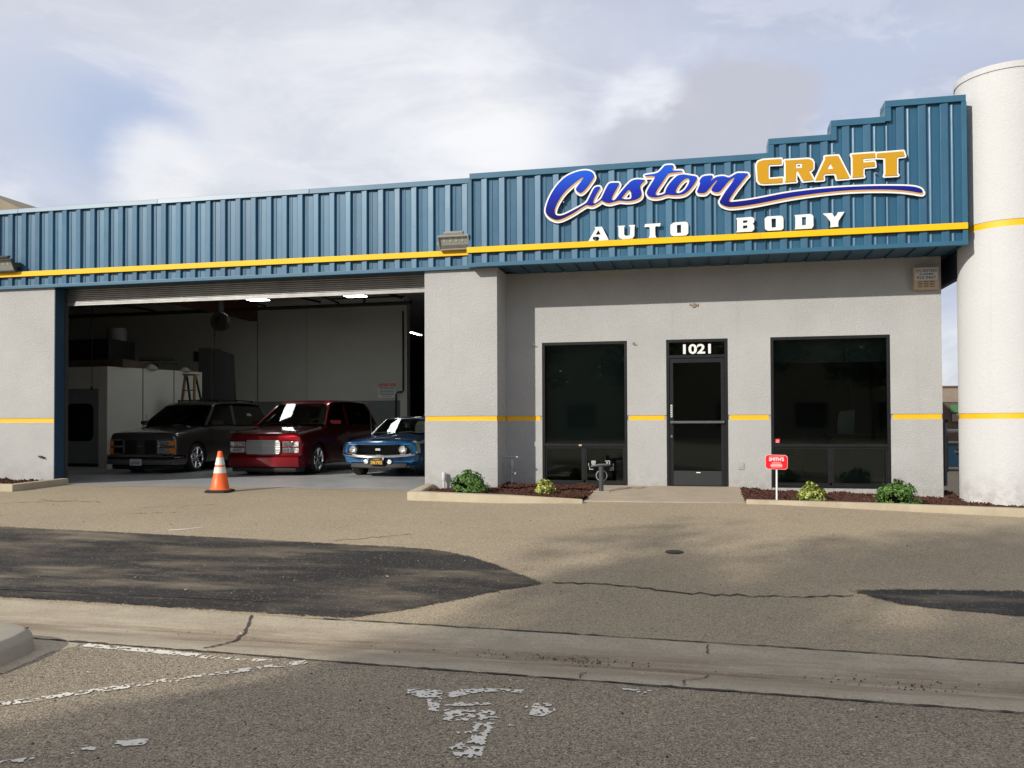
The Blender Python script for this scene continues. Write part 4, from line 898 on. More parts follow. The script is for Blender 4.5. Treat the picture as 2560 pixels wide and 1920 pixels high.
def mulch(x0, x1, y0, y1, z0, label, dens=620, mound=.05, zx=0.0, keep=None):
    nx, ny = max(2, int((x1 - x0) / .12)), max(2, int((y1 - y0) / .12)); g = G()
    def h(x, y): return z0 + zx * (x - x0) + mound * (0.5 + .5 * math.sin(x * 3.1 + y * 2.3)) * .6 + .02 * math.sin(x * 9 + 1) * math.cos(y * 8)
    g.loft([[(x0 + (x1 - x0) * i / nx, y0 + (y1 - y0) * j / ny, h(x0 + (x1 - x0) * i / nx, y0 + (y1 - y0) * j / ny)) for i in range(nx + 1)] for j in range(ny + 1)], False, False)
    for _ in range(int((x1 - x0) * (y1 - y0) * dens)):
        x, y = random.uniform(x0, x1), random.uniform(y0, y1)
        if keep and not keep(x, y): continue
        z = h(x, y) + random.uniform(-.002, .016); L = random.uniform(.012, .045); w = random.uniform(.004, .011); a = random.uniform(0, 6.28); t = random.gauss(0, .35)
        d = Vector((math.cos(a) * math.cos(t), math.sin(a) * math.cos(t), math.sin(t))) * L; s = Vector((-math.sin(a), math.cos(a), random.gauss(0, .4))) * w; c_ = Vector((x, y, z)); u = Vector((0, 0, .005))
        g.hexa([c_ - d - s - u, c_ + d - s - u, c_ + d + s - u, c_ - d + s - u, c_ - d - s + u, c_ + d - s + u, c_ + d + s + u, c_ - d + s + u])
    o = g.build('mulch', 'mulch_chip', None, recalc=False); return tag(o, label, 'mulch', None, 'stuff')
mulch(-4.40, -1.73, -2.16, -.71, -.06, 'dark red bark mulch in the bed left of the entry step', keep=lambda x, y: y > -2.2 + 0 * x)
mulch(-3.38, -1.73, -.71, -.005, -.02, 'dark red bark mulch against the shaded wall')
mulch(.605, 3.74, -1.93, -.005, -.060, 'dark red bark mulch below the wide window', 620, .05, -.030)
mulch(3.74, 5.6, -1.94, -.2, -.148, 'dark red bark mulch at the foot of the round tower', 520, .06, -.02)
mulch(3.74, 3.95, -.2, 2.2, -.12, 'dark red bark mulch in the gap behind the tower', 420, .06)
mulch(-15.5, -11.94, -1.87, -.71, -.02, 'dark red bark mulch at the foot of the left pier', 420)
def shrub(x, y, z, rx, rz, n, mats, label, leaf=.020, group='shrubs in the mulch beds', lay=0.0):
    t = thing('shrub', label, 'shrub', (x, y, z), 0, group); g = G(); s = G()
    for k in range(9):
        a = random.uniform(0, 6.28); q = random.uniform(.2, .8); s.tube([(0, 0, 0), (math.cos(a) * rx * q * .5, math.sin(a) * rx * q * .5, rz * .5), (math.cos(a) * rx * q, math.sin(a) * rx * q, rz * random.uniform(.6, .9))], [.007, .005, .003], 4)
    s.build('stem', 'bark', t)
    clumps = [(random.uniform(0, 6.28), random.uniform(-.12, 1.05), random.uniform(.80, 1.0) if q % 5 else random.uniform(1.04, 1.22)) for q in range(90)]
    for _ in range(n):
        a, ph, rr = random.choice(clumps); a += random.gauss(0, .16); el = ph * 1.45 + random.gauss(0, .12) - lay; r_ = rr * (1 - abs(random.gauss(0, .12)))
        p = Vector((math.cos(a) * math.cos(el) * rx * r_, math.sin(a) * math.cos(el) * rx * r_, max(.008 + random.random() * .03, .12 * rz + math.sin(el) * rz * .9 * r_)))
        nrm = (p - Vector((0, 0, rz * .25))).normalized() + Vector((random.gauss(0, .5), random.gauss(0, .5), random.gauss(0, .5) + .3)); nrm.normalize()
        u = nrm.cross(Vector((random.random(), random.random(), random.random()))).normalized(); w = nrm.cross(u); L = leaf * random.uniform(.7, 1.35); g.mat(0 if random.random() < .72 else 1)
        g.add([p - u * L, p + w * L * .55 + nrm * L * .12, p + u * L, p - w * L * .55 + nrm * L * .12], [(0, 1, 2, 3)])
    g.build('foliage', mats, t, recalc=False); return t
shrub(-3.67, -1.45, -.02, .285, .315, 5200, ['leaf_green', 'leaf_dark'], 'round dark green shrub in front of the sunlit pier')
shrub(-2.41, -1.65, -.015, .155, .185, 1000, ['leaf_yellow', 'leaf_variegated'], 'small bright yellow shrub in the bed left of the entry step', .024)
shrub(1.53, -1.62, -.085, .215, .245, 1800, ['leaf_variegated', 'leaf_yellow'], 'variegated green and yellow shrub beside the red yard sign', .023)
shrub(2.69, -1.62, -.10, .270, .315, 5000, ['leaf_green', 'leaf_dark'], 'round green shrub below the right end of the wide window')

# fittings in the beds
vp = thing('vent_pipe', 'short white painted vent pipe against the front of the pier', 'pipe', (-4.306, -.775, -.03))
G().tube([(0, 0, -.05), (0, 0, .14)], .022, 10).build('pipe', 'wall_white', vp, smooth=40); G().lathe([(.032, .13), (.036, .15), (.036, .25), (.028, .275), (0, .28)], n=14).build('cap', 'wall_white', vp, smooth=40)
stp = thing('standpipe', 'gray painted water standpipe with a tee top against the shaded wall', 'standpipe', (-3.22, -.35, 0))
G().tube([(0, 0, -.08), (0, 0, .47)], .017, 10).build('riser', 'pipe_gray', stp, smooth=40); G().tube([(-.125, 0, .488), (.115, 0, .488)], .017, 10).build('tee_bar', 'pipe_gray', stp, smooth=40)
G().lathe([(.0, -.07), (.03, -.065), (.042, -.02), (.042, .03), (.026, .06), (.02, .075)], (0, 0, .36), n=12).build('valve', 'pipe_gray', stp, smooth=40)
G().tube([(-.06, 0, .35), (-.03, 0, .345)], .022, 8).tube([(0, 0, .208), (.05, -.02, .212), (.085, -.03, .20)], [.02, .02, .024], 8).build('spout', 'pipe_gray', stp, smooth=40)
po = thing('tool_post', 'dark gray post with clamp brackets and a ring on the corner of the entry step', 'post', (-1.60, -.983, -.034))
G().box(-.17, .14, -.07, .07, .0005, .012).build('base_plate', 'walk_concrete', po, bevel=.002)
G().lathe([(.038, .0125), (.038, .405)], n=16).build('pole', 'post_gray', po, smooth=40)
G().tube([(-.16, 0, .405), (-.06, 0, .425), (.06, 0, .432), (.15, 0, .442)], [.016, .024, .024, .018], 8).build('crossbar', 'post_gray', po, smooth=40)
g = G(); g.box(-.155, -.085, -.03, .012, .45, .50); g.box(-.150, -.090, -.022, .01, .428, .4495); g.build('clamp', 'pipe_gray', po, bevel=.004)
g = G(); g.box(.065, .145, -.02, .015, .488, .502); g.box(.131, .145, -.02, .015, .445, .4875); g.box(.085, .115, -.026, .01, .453, .480); g.build('clamp', 'pipe_gray', po, bevel=.003)
g = G(); g.box(-.19, -.125, -.02, .02, .355, .366); g.box(-.19, -.180, -.02, .02, .3665, .40); g.box(-.205, -.195, -.01, .01, .41, .46); g.build('hook', 'pipe_gray', po)
g = G(); g.box(.13, .20, -.02, .02, .345, .357); g.box(.19, .202, -.02, .02, .3575, .455); g.box(.15, .189, -.015, .02, .375, .392); g.build('hook', 'post_gray', po)
g = G(); g.loft([[((.085 + .008 * math.cos(b)) * math.cos(a), .055 + .008 * math.sin(b), .255 + (.085 + .008 * math.cos(b)) * math.sin(a)) for b in [k * math.pi / 3 for k in range(6)]] for a in [k * 2 * math.pi / 32 for k in range(33)]], True, False); g.build('ring', 'pipe_gray', po, smooth=60, recalc=False)
ys = thing('yard_sign', 'red octagonal alarm company sign on a white stake in the mulch', 'yard sign', (1.033, -1.88, -.07))
G().tube([(0, 0, -.05), (.004, 0, .49)], .013, 8).build('stake', 'white_paint', ys, smooth=40)
oc = [(-.155, .50), (-.125, .472), (.125, .466), (.152, .49), (.156, .645), (.125, .675), (-.125, .681), (-.155, .655)]
poly_mesh([oc], -.022, -.0145, 'edge', 'print_pink', ys); poly_mesh([[(x * .955, .573 + (z - .573) * .93) for x, z in oc]], -.0245, -.0223, 'plate', 'sign_red', ys)
text("SMITH'S", 0, .590, -.0252, .050, 'print_white', ys, width=.205, bold=.03)
for q, (w, h) in enumerate(((.12, .010), (.145, .012), (.165, .020), (.15, .008))): G().box(-w / 2, w / 2, -.0256, -.0247, .563 - q * .020 - h / 2, .563 - q * .020 + h / 2).build('print_line', 'print_pink', ys)
G().box(-.105, .105, -.0256, -.0247, .650, .654).build('print_line', 'print_pink', ys)
stk = thing('window_sticker', 'small red alarm sticker inside the lower left corner of the wide window', 'sticker', (1.205, .048, .765))
G().box(-.042, .042, -.0006, .0012, -.034, .034).build('sticker_face', 'sign_red', stk)
for q, w in enumerate((.06, .066, .055)): G().box(-w / 2, w / 2, -.0012, -.0007, .012 - q * .018 - .005, .012 - q * .018 + .005).build('print_line', 'print_pink', stk)

cn = thing('traffic_cone', 'orange traffic cone with two white reflective collars on a black base', 'traffic cone', (-8.02, -1.62, gz(-8, -1.62)), R(9)); cn.scale = (.95, .95, .94)
g = G(); g.loft([[(sx * w, sy * w, z) for sx, sy in ((-1, -.75), (-.75, -1), (.75, -1), (1, -.75), (1, .75), (.75, 1), (-.75, 1), (-1, .75))] for w, z in ((.215, .002), (.215, .03), (.20, .042), (.178, .048))], True, True); g.build('base', 'rubber', cn, smooth=30)
def cr_(z): return .165 + (.038 - .165) * (z - .048) / (.735 - .048)
g = G(); g.lathe([(cr_(.0481) + .02, .0481), (cr_(.07), .07)] + [(cr_(z), z) for z in (.3, .5, .735)] + [(.03, .742), (.026, .70)], n=32); g.build('body', 'cone_orange', cn, smooth=40)
for a, b in ((.345, .455), (.49, .625)): G().lathe([(cr_(a) + .003, a), (cr_(b) + .003, b)], n=32, cap=False).build('collar', 'cone_white', cn, smooth=40, recalc=False)

# curb island at the near left
isl = G()
outl = [(-12, -9.30), (-6.3, -9.36), (-5.2, -9.38), (-4.80, -9.42), (-4.66, -9.48), (-4.56, -9.58), (-4.49, -9.75), (-4.42, -10.1), (-4.2, -12.5)]
inl = [(-12, -9.46), (-6.3, -9.53), (-5.3, -9.55), (-5.0, -9.59), (-4.90, -9.63), (-4.82, -9.70), (-4.75, -9.85), (-4.65, -10.15), (-4.42, -12.5)]
rings = []
for a, b in zip(inl, outl):
    z = gz(*b); rings.append([(a[0], a[1], z - .2), (b[0], b[1], z - .2), (b[0] + (a[0] - b[0]) * .08, b[1] + (a[1] - b[1]) * .08, z + .10), (b[0] + (a[0] - b[0]) * .25, b[1] + (a[1] - b[1]) * .25, z + .148), (a[0], a[1], z + .15)])
isl.loft(rings, True, True); o = isl.build('island_curb', 'island_concrete', None, smooth=50, bevel=.012); tag(o, 'rounded concrete curb of a parking island at the left edge', 'curb')
mulch(-11.5, -4.66, -12.4, -9.54, -.40, 'dark mulch inside the parking island curb', 160, .05, 0)
ragged_sheet([(-4.95, -9.30), (-4.37, -9.36), (-4.36, -9.46), (-4.42, -9.62), (-4.36, -9.85), (-4.30, -10.15), (-4.42, -10.15), (-4.55, -9.60)], 'gutter_return', 'gutter_concrete', .004, .03, .008, 6)
# ------------------------------------------------------------------ vehicles (nose at local y = 0, facing -Y; the driver's side is +X)
def interp(tab, y):
    for a, b in zip(tab, tab[1:]):
        if y <= b[0]:
            t = (y - a[0]) / (b[0] - a[0]) if b[0] > a[0] else 0; t = max(0, t); return [a[k] + (b[k] - a[k]) * t for k in range(len(a))]
    return list(tab[-1])
def section(w, zb, zt, crown, tumble=.05, n=5, sh=.17):
    """half outline from the bottom centre to the top centre, then mirrored"""
    zm = zb + (zt - zb) * .48
    h = [(0, zb), (w * .86, zb), (w * .955, zb + .035), (w * .985, zb + .13), (w, zm), (w * .992, zt - sh), (w * .965, zt - sh * .42), (w * .925, zt - sh * .13), (w * .86, zt), (w * .45, zt + crown * .8), (0, zt + crown)]
    return h + [(-x, z) for x, z in h[-2:0:-1]]
def wheel(root, x, y, r, rim, wdt, spokes, style, steer=0.0, sx=1, mats=('rubber', 'chrome')):
    w = bpy.data.objects.new('wheel', None); COL.objects.link(w); w.parent = root; w.location = (x, y, r); w.rotation_euler = (0, 0, steer)
    h = wdt / 2
    G().lathe([(rim, -h), (rim + (r - rim) * .5, -h - .012), (r - .02, -h + .004), (r, -h + .03), (r, h - .03), (r - .02, h - .004), (rim + (r - rim) * .5, h + .012), (rim, h)], axis='x', n=36, cap=False).build('tyre', mats[0], w, smooth=50)
    if style == 'tread':
        g = G()
        for q in (-.06, -.02, .02, .06): g.lathe([(r + .001, q * wdt / .2 - .004), (r + .001, q * wdt / .2 + .004)], axis='x', n=36, cap=False)
        g.build('tread_groove', 'black', w, recalc=False)
    o = h * sx
    g = G(); g.lathe([(rim + .004, o), (rim - .004, o + .012 * sx), (rim - .022, o + .010 * sx), (rim - .032, o - .02 * sx), (rim - .03, -o)], axis='x', n=36, cap=False)
    for k in range(spokes):
        a = 2 * math.pi * k / spokes + .3
        for da in ((-.16, .16) if style == 'twin' else (0,)):
            u = Vector((0, math.cos(a), math.sin(a))); u2 = Vector((0, math.cos(a + da), math.sin(a + da))); tn = Vector((0, -math.sin(a + da), math.cos(a + da)))
            p0, p1 = u * .045, u2 * (rim - .018); wd0, wd1 = (.020, .026) if style == 'twin' else (.030, .042); X = Vector((sx, 0, 0))
            b = Vector((o, 0, 0))
            g.hexa([p0 - tn * wd0 + b - X * .05, p0 + tn * wd0 + b - X * .05, p1 + tn * wd1 + b - X * .045, p1 - tn * wd1 + b - X * .045, p0 - tn * wd0 * .6 + b - X * .005, p0 + tn * wd0 * .6 + b - X * .005, p1 + tn * wd1 * .6 + b + X * .002, p1 - tn * wd1 * .6 + b + X * .002])
    g.lathe([(.0, o + .012 * sx), (.04, o + .008 * sx), (.058, o - .01 * sx), (.06, o - .06 * sx)], axis='x', n=20)
    g.build('rim', mats[1], w, smooth=40, bevel=.003)
    G().lathe([(rim - .03, o - .085 * sx), (0, o - .085 * sx)], axis='x', n=24, cap=False).build('brake_disc', 'int_dark', w)
    return w
def beam(g, a, b, wx, wy):
    a, b = Vector(a), Vector(b)
    g.hexa([a + Vector((-wx, -wy, 0)), a + Vector((wx, -wy, 0)), a + Vector((wx, wy, 0)), a + Vector((-wx, wy, 0)), b + Vector((-wx, -wy, 0)), b + Vector((wx, -wy, 0)), b + Vector((wx, wy, 0)), b + Vector((-wx, wy, 0))])
def body_panel(root, name, mat, tab, y0, y1, i0, i1, off, side=1, ny=8, gap=True):
    """a skin panel following the body section between outline points i0..i1"""
    g = G(); rows = []
    for j in range(ny + 1):
        y = y0 + (y1 - y0) * j / ny; w, zb, zt, cr = interp(tab, y)[1:]; s = section(w, zb, zt, cr)[:11]
        row = []
        for i in range(i0, i1 + 1):
            a, b = s[max(0, i - 1)], s[min(10, i + 1)]; nx, nz = (b[1] - a[1]), -(b[0] - a[0]); L = math.hypot(nx, nz) or 1
            row.append(((s[i][0] + nx / L * off) * side, y, s[i][1] + nz / L * off))
        rows.append(row)
    g.loft(rows, False, False); return g.build(name, mat, root, smooth=40)
def front_y(tab): return tab[0][0]
def rrect(x0, x1, z0, z1, r, n=4):
    p = []
    for cx_, cz_, a0 in ((x1 - r, z1 - r, 0), (x0 + r, z1 - r, 90), (x0 + r, z0 + r, 180), (x1 - r, z0 + r, 270)):
        for k in range(n + 1): a = R(a0 + 90 * k / n); p.append((cx_ + r * math.cos(a), cz_ + r * math.sin(a)))
    return p

def suv(name, label, loc, rz, paint, glassm, style):
    t = thing(name, label, 'SUV', loc, rz); S = 1
    gmc = style == 'billet'
    L = 4.72
    tab = [(0.0, .86, .30, .885, .005), (.035, .895, .26, .93, .010), (.10, .915, .22, .955, .015), (.30, .93, .20, .985, .022), (1.25, .945, .20, 1.085, .03), (1.45, .95, .20, 1.15, .02), (4.40, .945, .20, 1.15, .02), (4.62, .93, .24, 1.13, .01), (4.70, .90, .30, 1.08, .0)]
    rings = []
    for y in [0, .035, .1, .2, .3, .6, .9, 1.25, 1.35, 1.45, 2.2, 3.0, 3.8, 4.4, 4.62, 4.70]:
        w, zb, zt, cr = interp(tab, y)[1:]
        bow = .07 if y < .01 else (.055 if y < .04 else (.02 if y < .2 else 0))      # the nose bows back towards the fenders
        rings.append([(x, y + bow * (abs(x) / w) ** 2.2, z) for x, z in section(w, zb, zt, cr)])
    b = G().loft(rings).build('body', paint, t, smooth=35)
    cuts = []
    for wy in (.93, 3.76):
        for sx in (-1, 1):
            c_ = G().lathe([(.40, -.16), (.40, .3)] if sx > 0 else [(.40, -.3), (.40, .16)], (sx * .80, wy, .365), 'x', 36).build('cutter', 'black', None); c_.parent = None
            cuts.append(c_)
    cab = G().hexa([(-.80, 1.55, 1.0), (.80, 1.55, 1.0), (.80, 4.45, 1.0), (-.80, 4.45, 1.0), (-.80, 1.55, 1.3), (.80, 1.55, 1.3), (.80, 4.45, 1.3), (-.80, 4.45, 1.3)]).build('cutter', 'black', None); cuts.append(cab)
    m_ = b.matrix_world.copy(); b.parent = None; b.matrix_world = Matrix(); bpy.context.view_layer.update(); boolean_cut(b, cuts); b.parent = t
    b.data.polygons.foreach_set('use_smooth', [True] * len(b.data.polygons)); b.data.set_sharp_from_angle(angle=R(35))
    for wy in (.93, 3.76):
        for sx in (-1, 1):
            wheel(t, sx * .80, wy, .345, .275, .24, 5 if gmc else 6, 'twin' if gmc else 'plain', .06 if wy < 2 else 0, sx)
            G().lathe([(.395, -.12 * sx), (.395, .02 * sx)] + [(.0, -.12 * sx)], (sx * .80, wy, .365), 'x', 24, cap=False).build('wheel_well', 'black', t)
    # panels
    for sd in (1, -1): body_panel(t, 'hood_gap', 'black', tab, .10, 1.285, 7, 10, .002, sd)
    body_panel(t, 'hood', paint, tab, .11, 1.27, 8, 10, .006, 1); body_panel(t, 'hood', paint, tab, .11, 1.27, 8, 10, .006, -1)
    for sd in (1, -1):
        body_panel(t, 'door_gap', 'black', tab, 1.448, 2.672, 2, 7, .002, sd); d = body_panel(t, 'door', paint, tab, 1.46, 2.66, 2, 7, .006, sd); G().box(sd * .955 - .012, sd * .955 + .012, 2.42, 2.58, .93, .965).build('handle', paint if gmc else 'chrome', d, bevel=.005)
        body_panel(t, 'rocker', 'black' if not gmc else paint, tab, 1.35, 3.35, 1, 2, .004, sd)
    # greenhouse
    rf = [(1.98, .66, 1.655), (2.10, .69, 1.72), (2.35, .71, 1.75), (3.2, .72, 1.772), (4.1, .71, 1.76), (4.36, .69, 1.72), (4.43, .66, 1.67)]
    g = G(); rings = []
    for y, w, z in rf: rings.append([(-w, y, z - .055), (-w * 1.01, y, z - .035), (-w * .95, y, z - .008), (-w * .6, y, z + .008), (0, y, z + .014), (w * .6, y, z + .008), (w * .95, y, z - .008), (w * 1.01, y, z - .035), (w, y, z - .055), (w * .6, y, z - .045), (-w * .6, y, z - .045)])
    g.loft(rings).build('roof', paint, t, smooth=50)
    for sd in (1, -1):
        g = G(); beam(g, (sd * .885, 1.34, 1.135), (sd * .675, 2.00, 1.625), .028, .038); g.build('pillar', paint, t, bevel=.008)
        g = G(); beam(g, (sd * .905, 2.66, 1.14), (sd * .70, 2.80, 1.665), .022, .060); g.build('pillar', paint, t, bevel=.008)
        g = G(); beam(g, (sd * .885, 4.60, 1.12), (sd * .675, 4.38, 1.64), .030, .055); g.build('pillar', paint, t, bevel=.008)
        g = G(); g.slab([(sd * .905, 1.40, 1.145), (sd * .905, 2.60, 1.145), (sd * .708, 2.74, 1.655), (sd * .690, 2.06, 1.64)], (sd, 0, .35), .004); g.build('side_window', glassm, t)
        g = G(); g.slab([(sd * .905, 2.72, 1.145), (sd * .895, 4.55, 1.13), (sd * .692, 4.34, 1.645), (sd * .708, 2.86, 1.66)], (sd, 0, .35), .004); g.build('side_window', glassm, t)
        g = G(); n_ = 'side_mirror'
        g.loft([[(sd * (.92 + q), 1.62 + e * .045 + q * .15, 1.205 + f * .06 * (1 - abs(q - .12) * 1.5)) for e, f in ((-1, -.8), (1, -1), (1, 1), (-1, .9))] for q in (.0, .06, .14, .22, .25)], True, True); g.build(n_, paint, t, smooth=40, bevel=.01)
    rows = []
    for k in range(7):
        u = -1 + k / 3.0; rows.append([(u * (.868 + (.668 - .868) * v), 1.30 + (1.975 - 1.30) * v - .055 * (1 - u * u), 1.150 + (1.655 - 1.150) * v + .012 * (1 - u * u)) for v in (0, .5, 1)])
    G().loft(rows, False, False).build('windshield', glassm, t, smooth=60)
    G().slab([(-.87, 4.63, 1.12), (.87, 4.63, 1.12), (.66, 4.41, 1.64), (-.66, 4.41, 1.64)], (0, 1, .3), .004).build('rear_window', glassm, t)
    # cabin furniture
    g = G(); g.loft([[(x, y, z) for y, z in ((1.36, 1.10), (1.50, 1.175), (1.78, 1.165), (1.86, 1.12), (1.84, .85), (1.45, .85))] for x in (-.82, -.3, .3, .82)], True, True); g.build('dashboard', 'dash_gray' if gmc else 'seat_gray', t, smooth=40)
    for x in (-.38, .38):
        g = G(); g.box(x - .25, x + .25, 2.15, 2.70, .62, .80); g.hexa([(x - .24, 2.62, .80), (x + .24, 2.62, .80), (x + .24, 2.76, .80), (x - .24, 2.76, .80), (x - .20, 2.78, 1.32), (x + .20, 2.78, 1.32), (x + .20, 2.88, 1.32), (x - .20, 2.88, 1.32)]); g.box(x - .13, x + .13, 2.80, 2.89, 1.34, 1.50); g.build('seat', 'seat_gray', t, bevel=.03)
    g = G(); g.loft([[(.38 + (.18 + .014 * math.cos(c_)) * math.cos(a), 2.0 + .014 * math.sin(c_) - .06 * math.sin(a), 1.13 + (.16 + .014 * math.cos(c_)) * math.sin(a)) for c_ in [k * math.pi / 3 for k in range(6)]] for a in [k * 2 * math.pi / 24 for k in range(25)]], True, False); g.build('steering_wheel', 'dash_gray' if gmc else 'black', t, smooth=60, recalc=False)
    for x0, x1 in ((-.62, -.08), (.05, .62)): G().tube([(x0, 1.315, 1.168), ((x0 + x1) / 2, 1.285, 1.185), (x1, 1.31, 1.19)], .008, 6).build('wiper', 'black', t)
    G().box(-.11, .11, 1.93, 1.95, 1.52, 1.57).build('mirror', 'black', t, bevel=.008)
    # nose
    def nose_y(x): return .062 * (abs(x) / .90) ** 2.2
    def nbox(g, x0, x1, z0, z1, f, bk=.03):     # a plate lying on the bowed nose, f metres proud
        g.hexa([(x0, nose_y(x0) + bk, z0), (x0, nose_y(x0) - f, z0), (x1, nose_y(x1) - f, z0), (x1, nose_y(x1) + bk, z0), (x0, nose_y(x0) + bk, z1), (x0, nose_y(x0) - f, z1), (x1, nose_y(x1) - f, z1), (x1, nose_y(x1) + bk, z1)]); return g
    if gmc:
        o = rrect(-.43, .43, .475, .805, .07)
        g = G(); vs = [(x, nose_y(x) - .016 - .028 * (1 - abs(x) / .43), z) for x, z in o]; bk = [(x, .03, z) for x, z in o]; k = len(o)
        ctr = [(0, -.044, .805), (0, -.044, .475)]
        # the grille comes to a shallow point at the middle
        right = [v for v in vs if v[0] > 0]; left = [v for v in vs if v[0] < 0]
        right.sort(key=lambda v: math.atan2(v[2] - .64, v[0])); left.sort(key=lambda v: math.atan2(v[2] - .64, -v[0]))
        g.add(right + [ctr[0], ctr[1]], [tuple(range(len(right) + 2))]); g.add(left + [ctr[0], ctr[1]], [tuple(range(len(left) + 2))]); g.build('grille', 'grille_back', t, recalc=False)
        for q in range(14):
            z = .495 + q * .0225; w_ = .425 if .53 < z < .76 else .40
            for sd in (1, -1): G().hexa([(sd * .003, -.052, z - .006), (sd * w_, -.026 + nose_y(w_), z - .006), (sd * w_, -.014 + nose_y(w_), z - .006), (sd * .003, -.040, z - .006), (sd * .003, -.052, z + .006), (sd * w_, -.026 + nose_y(w_), z + .006), (sd * w_, -.014 + nose_y(w_), z + .006), (sd * .003, -.040, z + .006)]).build('grille_bar', 'billet', t)
        for sd in (1, -1):
            for z0, z1 in ((.655, .765), (.515, .625)):
                a, b_ = sorted((sd * .475, sd * .745)); h = nbox(G(), a, b_, z0, z1, .004).build('headlight', 'lamp_reflector', t, bevel=.004); nbox(G(), a + .002, b_ - .002, z0 + .002, z1 - .002, .010, -.006).build('lens', 'lens_glass', h)
                a, b_ = sorted((sd * .755, sd * .850)); nbox(G(), a, b_, z0, z1, .006).build('marker_light', 'lamp_reflector', t, bevel=.004)
        # body coloured bumper with a pointed middle, and the gray lip below it
        def bump(z0, z1, y_, mat, nm, w_=.93):
            g = G(); rings = []
            for x in (-w_, -w_ * .94, -.7, -.35, 0, .35, .7, w_ * .94, w_):
                yy = y_ + .10 * (abs(x) / w_) ** 2.5 + (.16 if abs(x) > w_ * .97 else 0); rings.append([(x, yy + .20, z0), (x, yy + .02, z0), (x, yy, z0 + (z1 - z0) * .25), (x, yy, z1 - .04), (x, yy + .035, z1), (x, yy + .20, z1)])
            return g.loft(rings).build(nm, mat, t, smooth=38)
        bump(.20, .455, -.095, paint, 'bumper'); bump(.085, .195, -.06, 'lip_gray', 'air_dam', .84)
        pp = G().slab([(-.74, 1.46, 1.225), (-.62, 1.385, 1.222), (-.53, 1.56, 1.40), (-.60, 1.66, 1.415)], (0, -1, .6), .003).build('paper_sheet', 'paper', t)
    else:
        nbox(G(), -.44, .44, .46, .785, .004).build('grille_recess', 'black', t)
        nbox(G(), -.875, .875, .628, .650, .020).build('grille_bar', 'chrome', t, bevel=.004)
        nbox(G(), -.875, .875, .790, .806, .014).build('grille_trim', 'chrome', t, bevel=.003); nbox(G(), -.875, .875, .448, .462, .014).build('grille_trim', 'chrome', t, bevel=.003)
        for sd in (1, -1):
            a, b_ = sorted((sd * .44, sd * .465)); nbox(G(), a, b_, .464, .788, .016).build('grille_trim', 'chrome', t, bevel=.003)
            for z0, z1 in ((.665, .775), (.475, .600)):
                a, b_ = sorted((sd * .475, sd * .760)); h = nbox(G(), a, b_, z0, z1, .004).build('headlight', 'lamp_reflector', t, bevel=.004); nbox(G(), a + .002, b_ - .002, z0 + .002, z1 - .002, .010, -.006).build('lens', 'lens_glass', h)
                a, b_ = sorted((sd * .770, sd * .872)); nbox(G(), a, b_, z0, z1, .012).build('marker_light', 'amber', t, bevel=.004)
        poly_mesh([[(-.085, .628), (-.035, .628), (-.03, .612), (.03, .612), (.035, .628), (.085, .628), (.075, .650), (.035, .650), (.03, .668), (-.03, .668), (-.035, .650), (-.075, .650)]], -.030, -.021, 'emblem', 'steel', t)
        def bump(z0, z1, y_, mat, nm, w_=.955):
            g = G(); rings = []
            for x in (-w_, -w_ * .95, -.75, -.4, 0, .4, .75, w_ * .95, w_):
                yy = y_ + .09 * (abs(x) / w_) ** 2.5 + (.20 if abs(x) > w_ * .97 else 0); rings.append([(x, yy + .20, z0), (x, yy + .03, z0), (x, yy, z0 + (z1 - z0) * .3), (x, yy, z1 - .03), (x, yy + .03, z1), (x, yy + .20, z1)])
            return g.loft(rings).build(nm, mat, t, smooth=38)
        bump(.375, .440, -.10, 'chrome', 'bumper'); bump(.335, .3745, -.09, 'black', 'bumper_pad'); bump(.205, .3345, -.10, 'curtain_steel', 'bumper'); bump(.09, .2045, -.02, 'black', 'air_dam', .86)
        pl = G().box(-.19, .115, -.128, -.118, .19, .345).build('license_plate', 'plate_white', t, bevel=.003)
        text('6JN0005', -.0375, .215, -.1295, .070, 'print_navy', pl, 'plate_number', width=.25, bold=.012); text('California', -.0375, .307, -.1295, .020, 'print_navy', pl, 'plate_state', width=.12)
        for x in (-.58, .58): 
            G().tube([(x, 2.35, 1.80), (x, 3.2, 1.82), (x, 4.2, 1.80)], .014, 6).build('roof_rail', 'black', t)
            for y in (2.4, 3.3, 4.15): G().box(x - .014, x + .014, y - .03, y + .03, 1.725, 1.80).build('rail_foot', 'black', t)
        G().tube([(-.58, 2.9, 1.82), (.58, 2.9, 1.82)], .012, 6).build('cross_bar', 'black', t); G().tube([(-.58, 3.8, 1.82), (.58, 3.8, 1.82)], .012, 6).build('cross_bar', 'black', t)
        G().tube([(-.80, 1.36, 1.15), (-.81, 1.34, 1.42)], .004, 5).build('aerial', 'black', t)
    return t
FG = -.10
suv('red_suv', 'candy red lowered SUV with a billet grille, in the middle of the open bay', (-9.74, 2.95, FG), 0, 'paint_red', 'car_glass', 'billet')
suv('dark_gray_suv', 'dark gray lowered SUV with a chrome bumper and white plate, leftmost in the bay', (-13.12, 3.25, FG), 0, 'paint_gray', 'limo_glass', 'chrome')

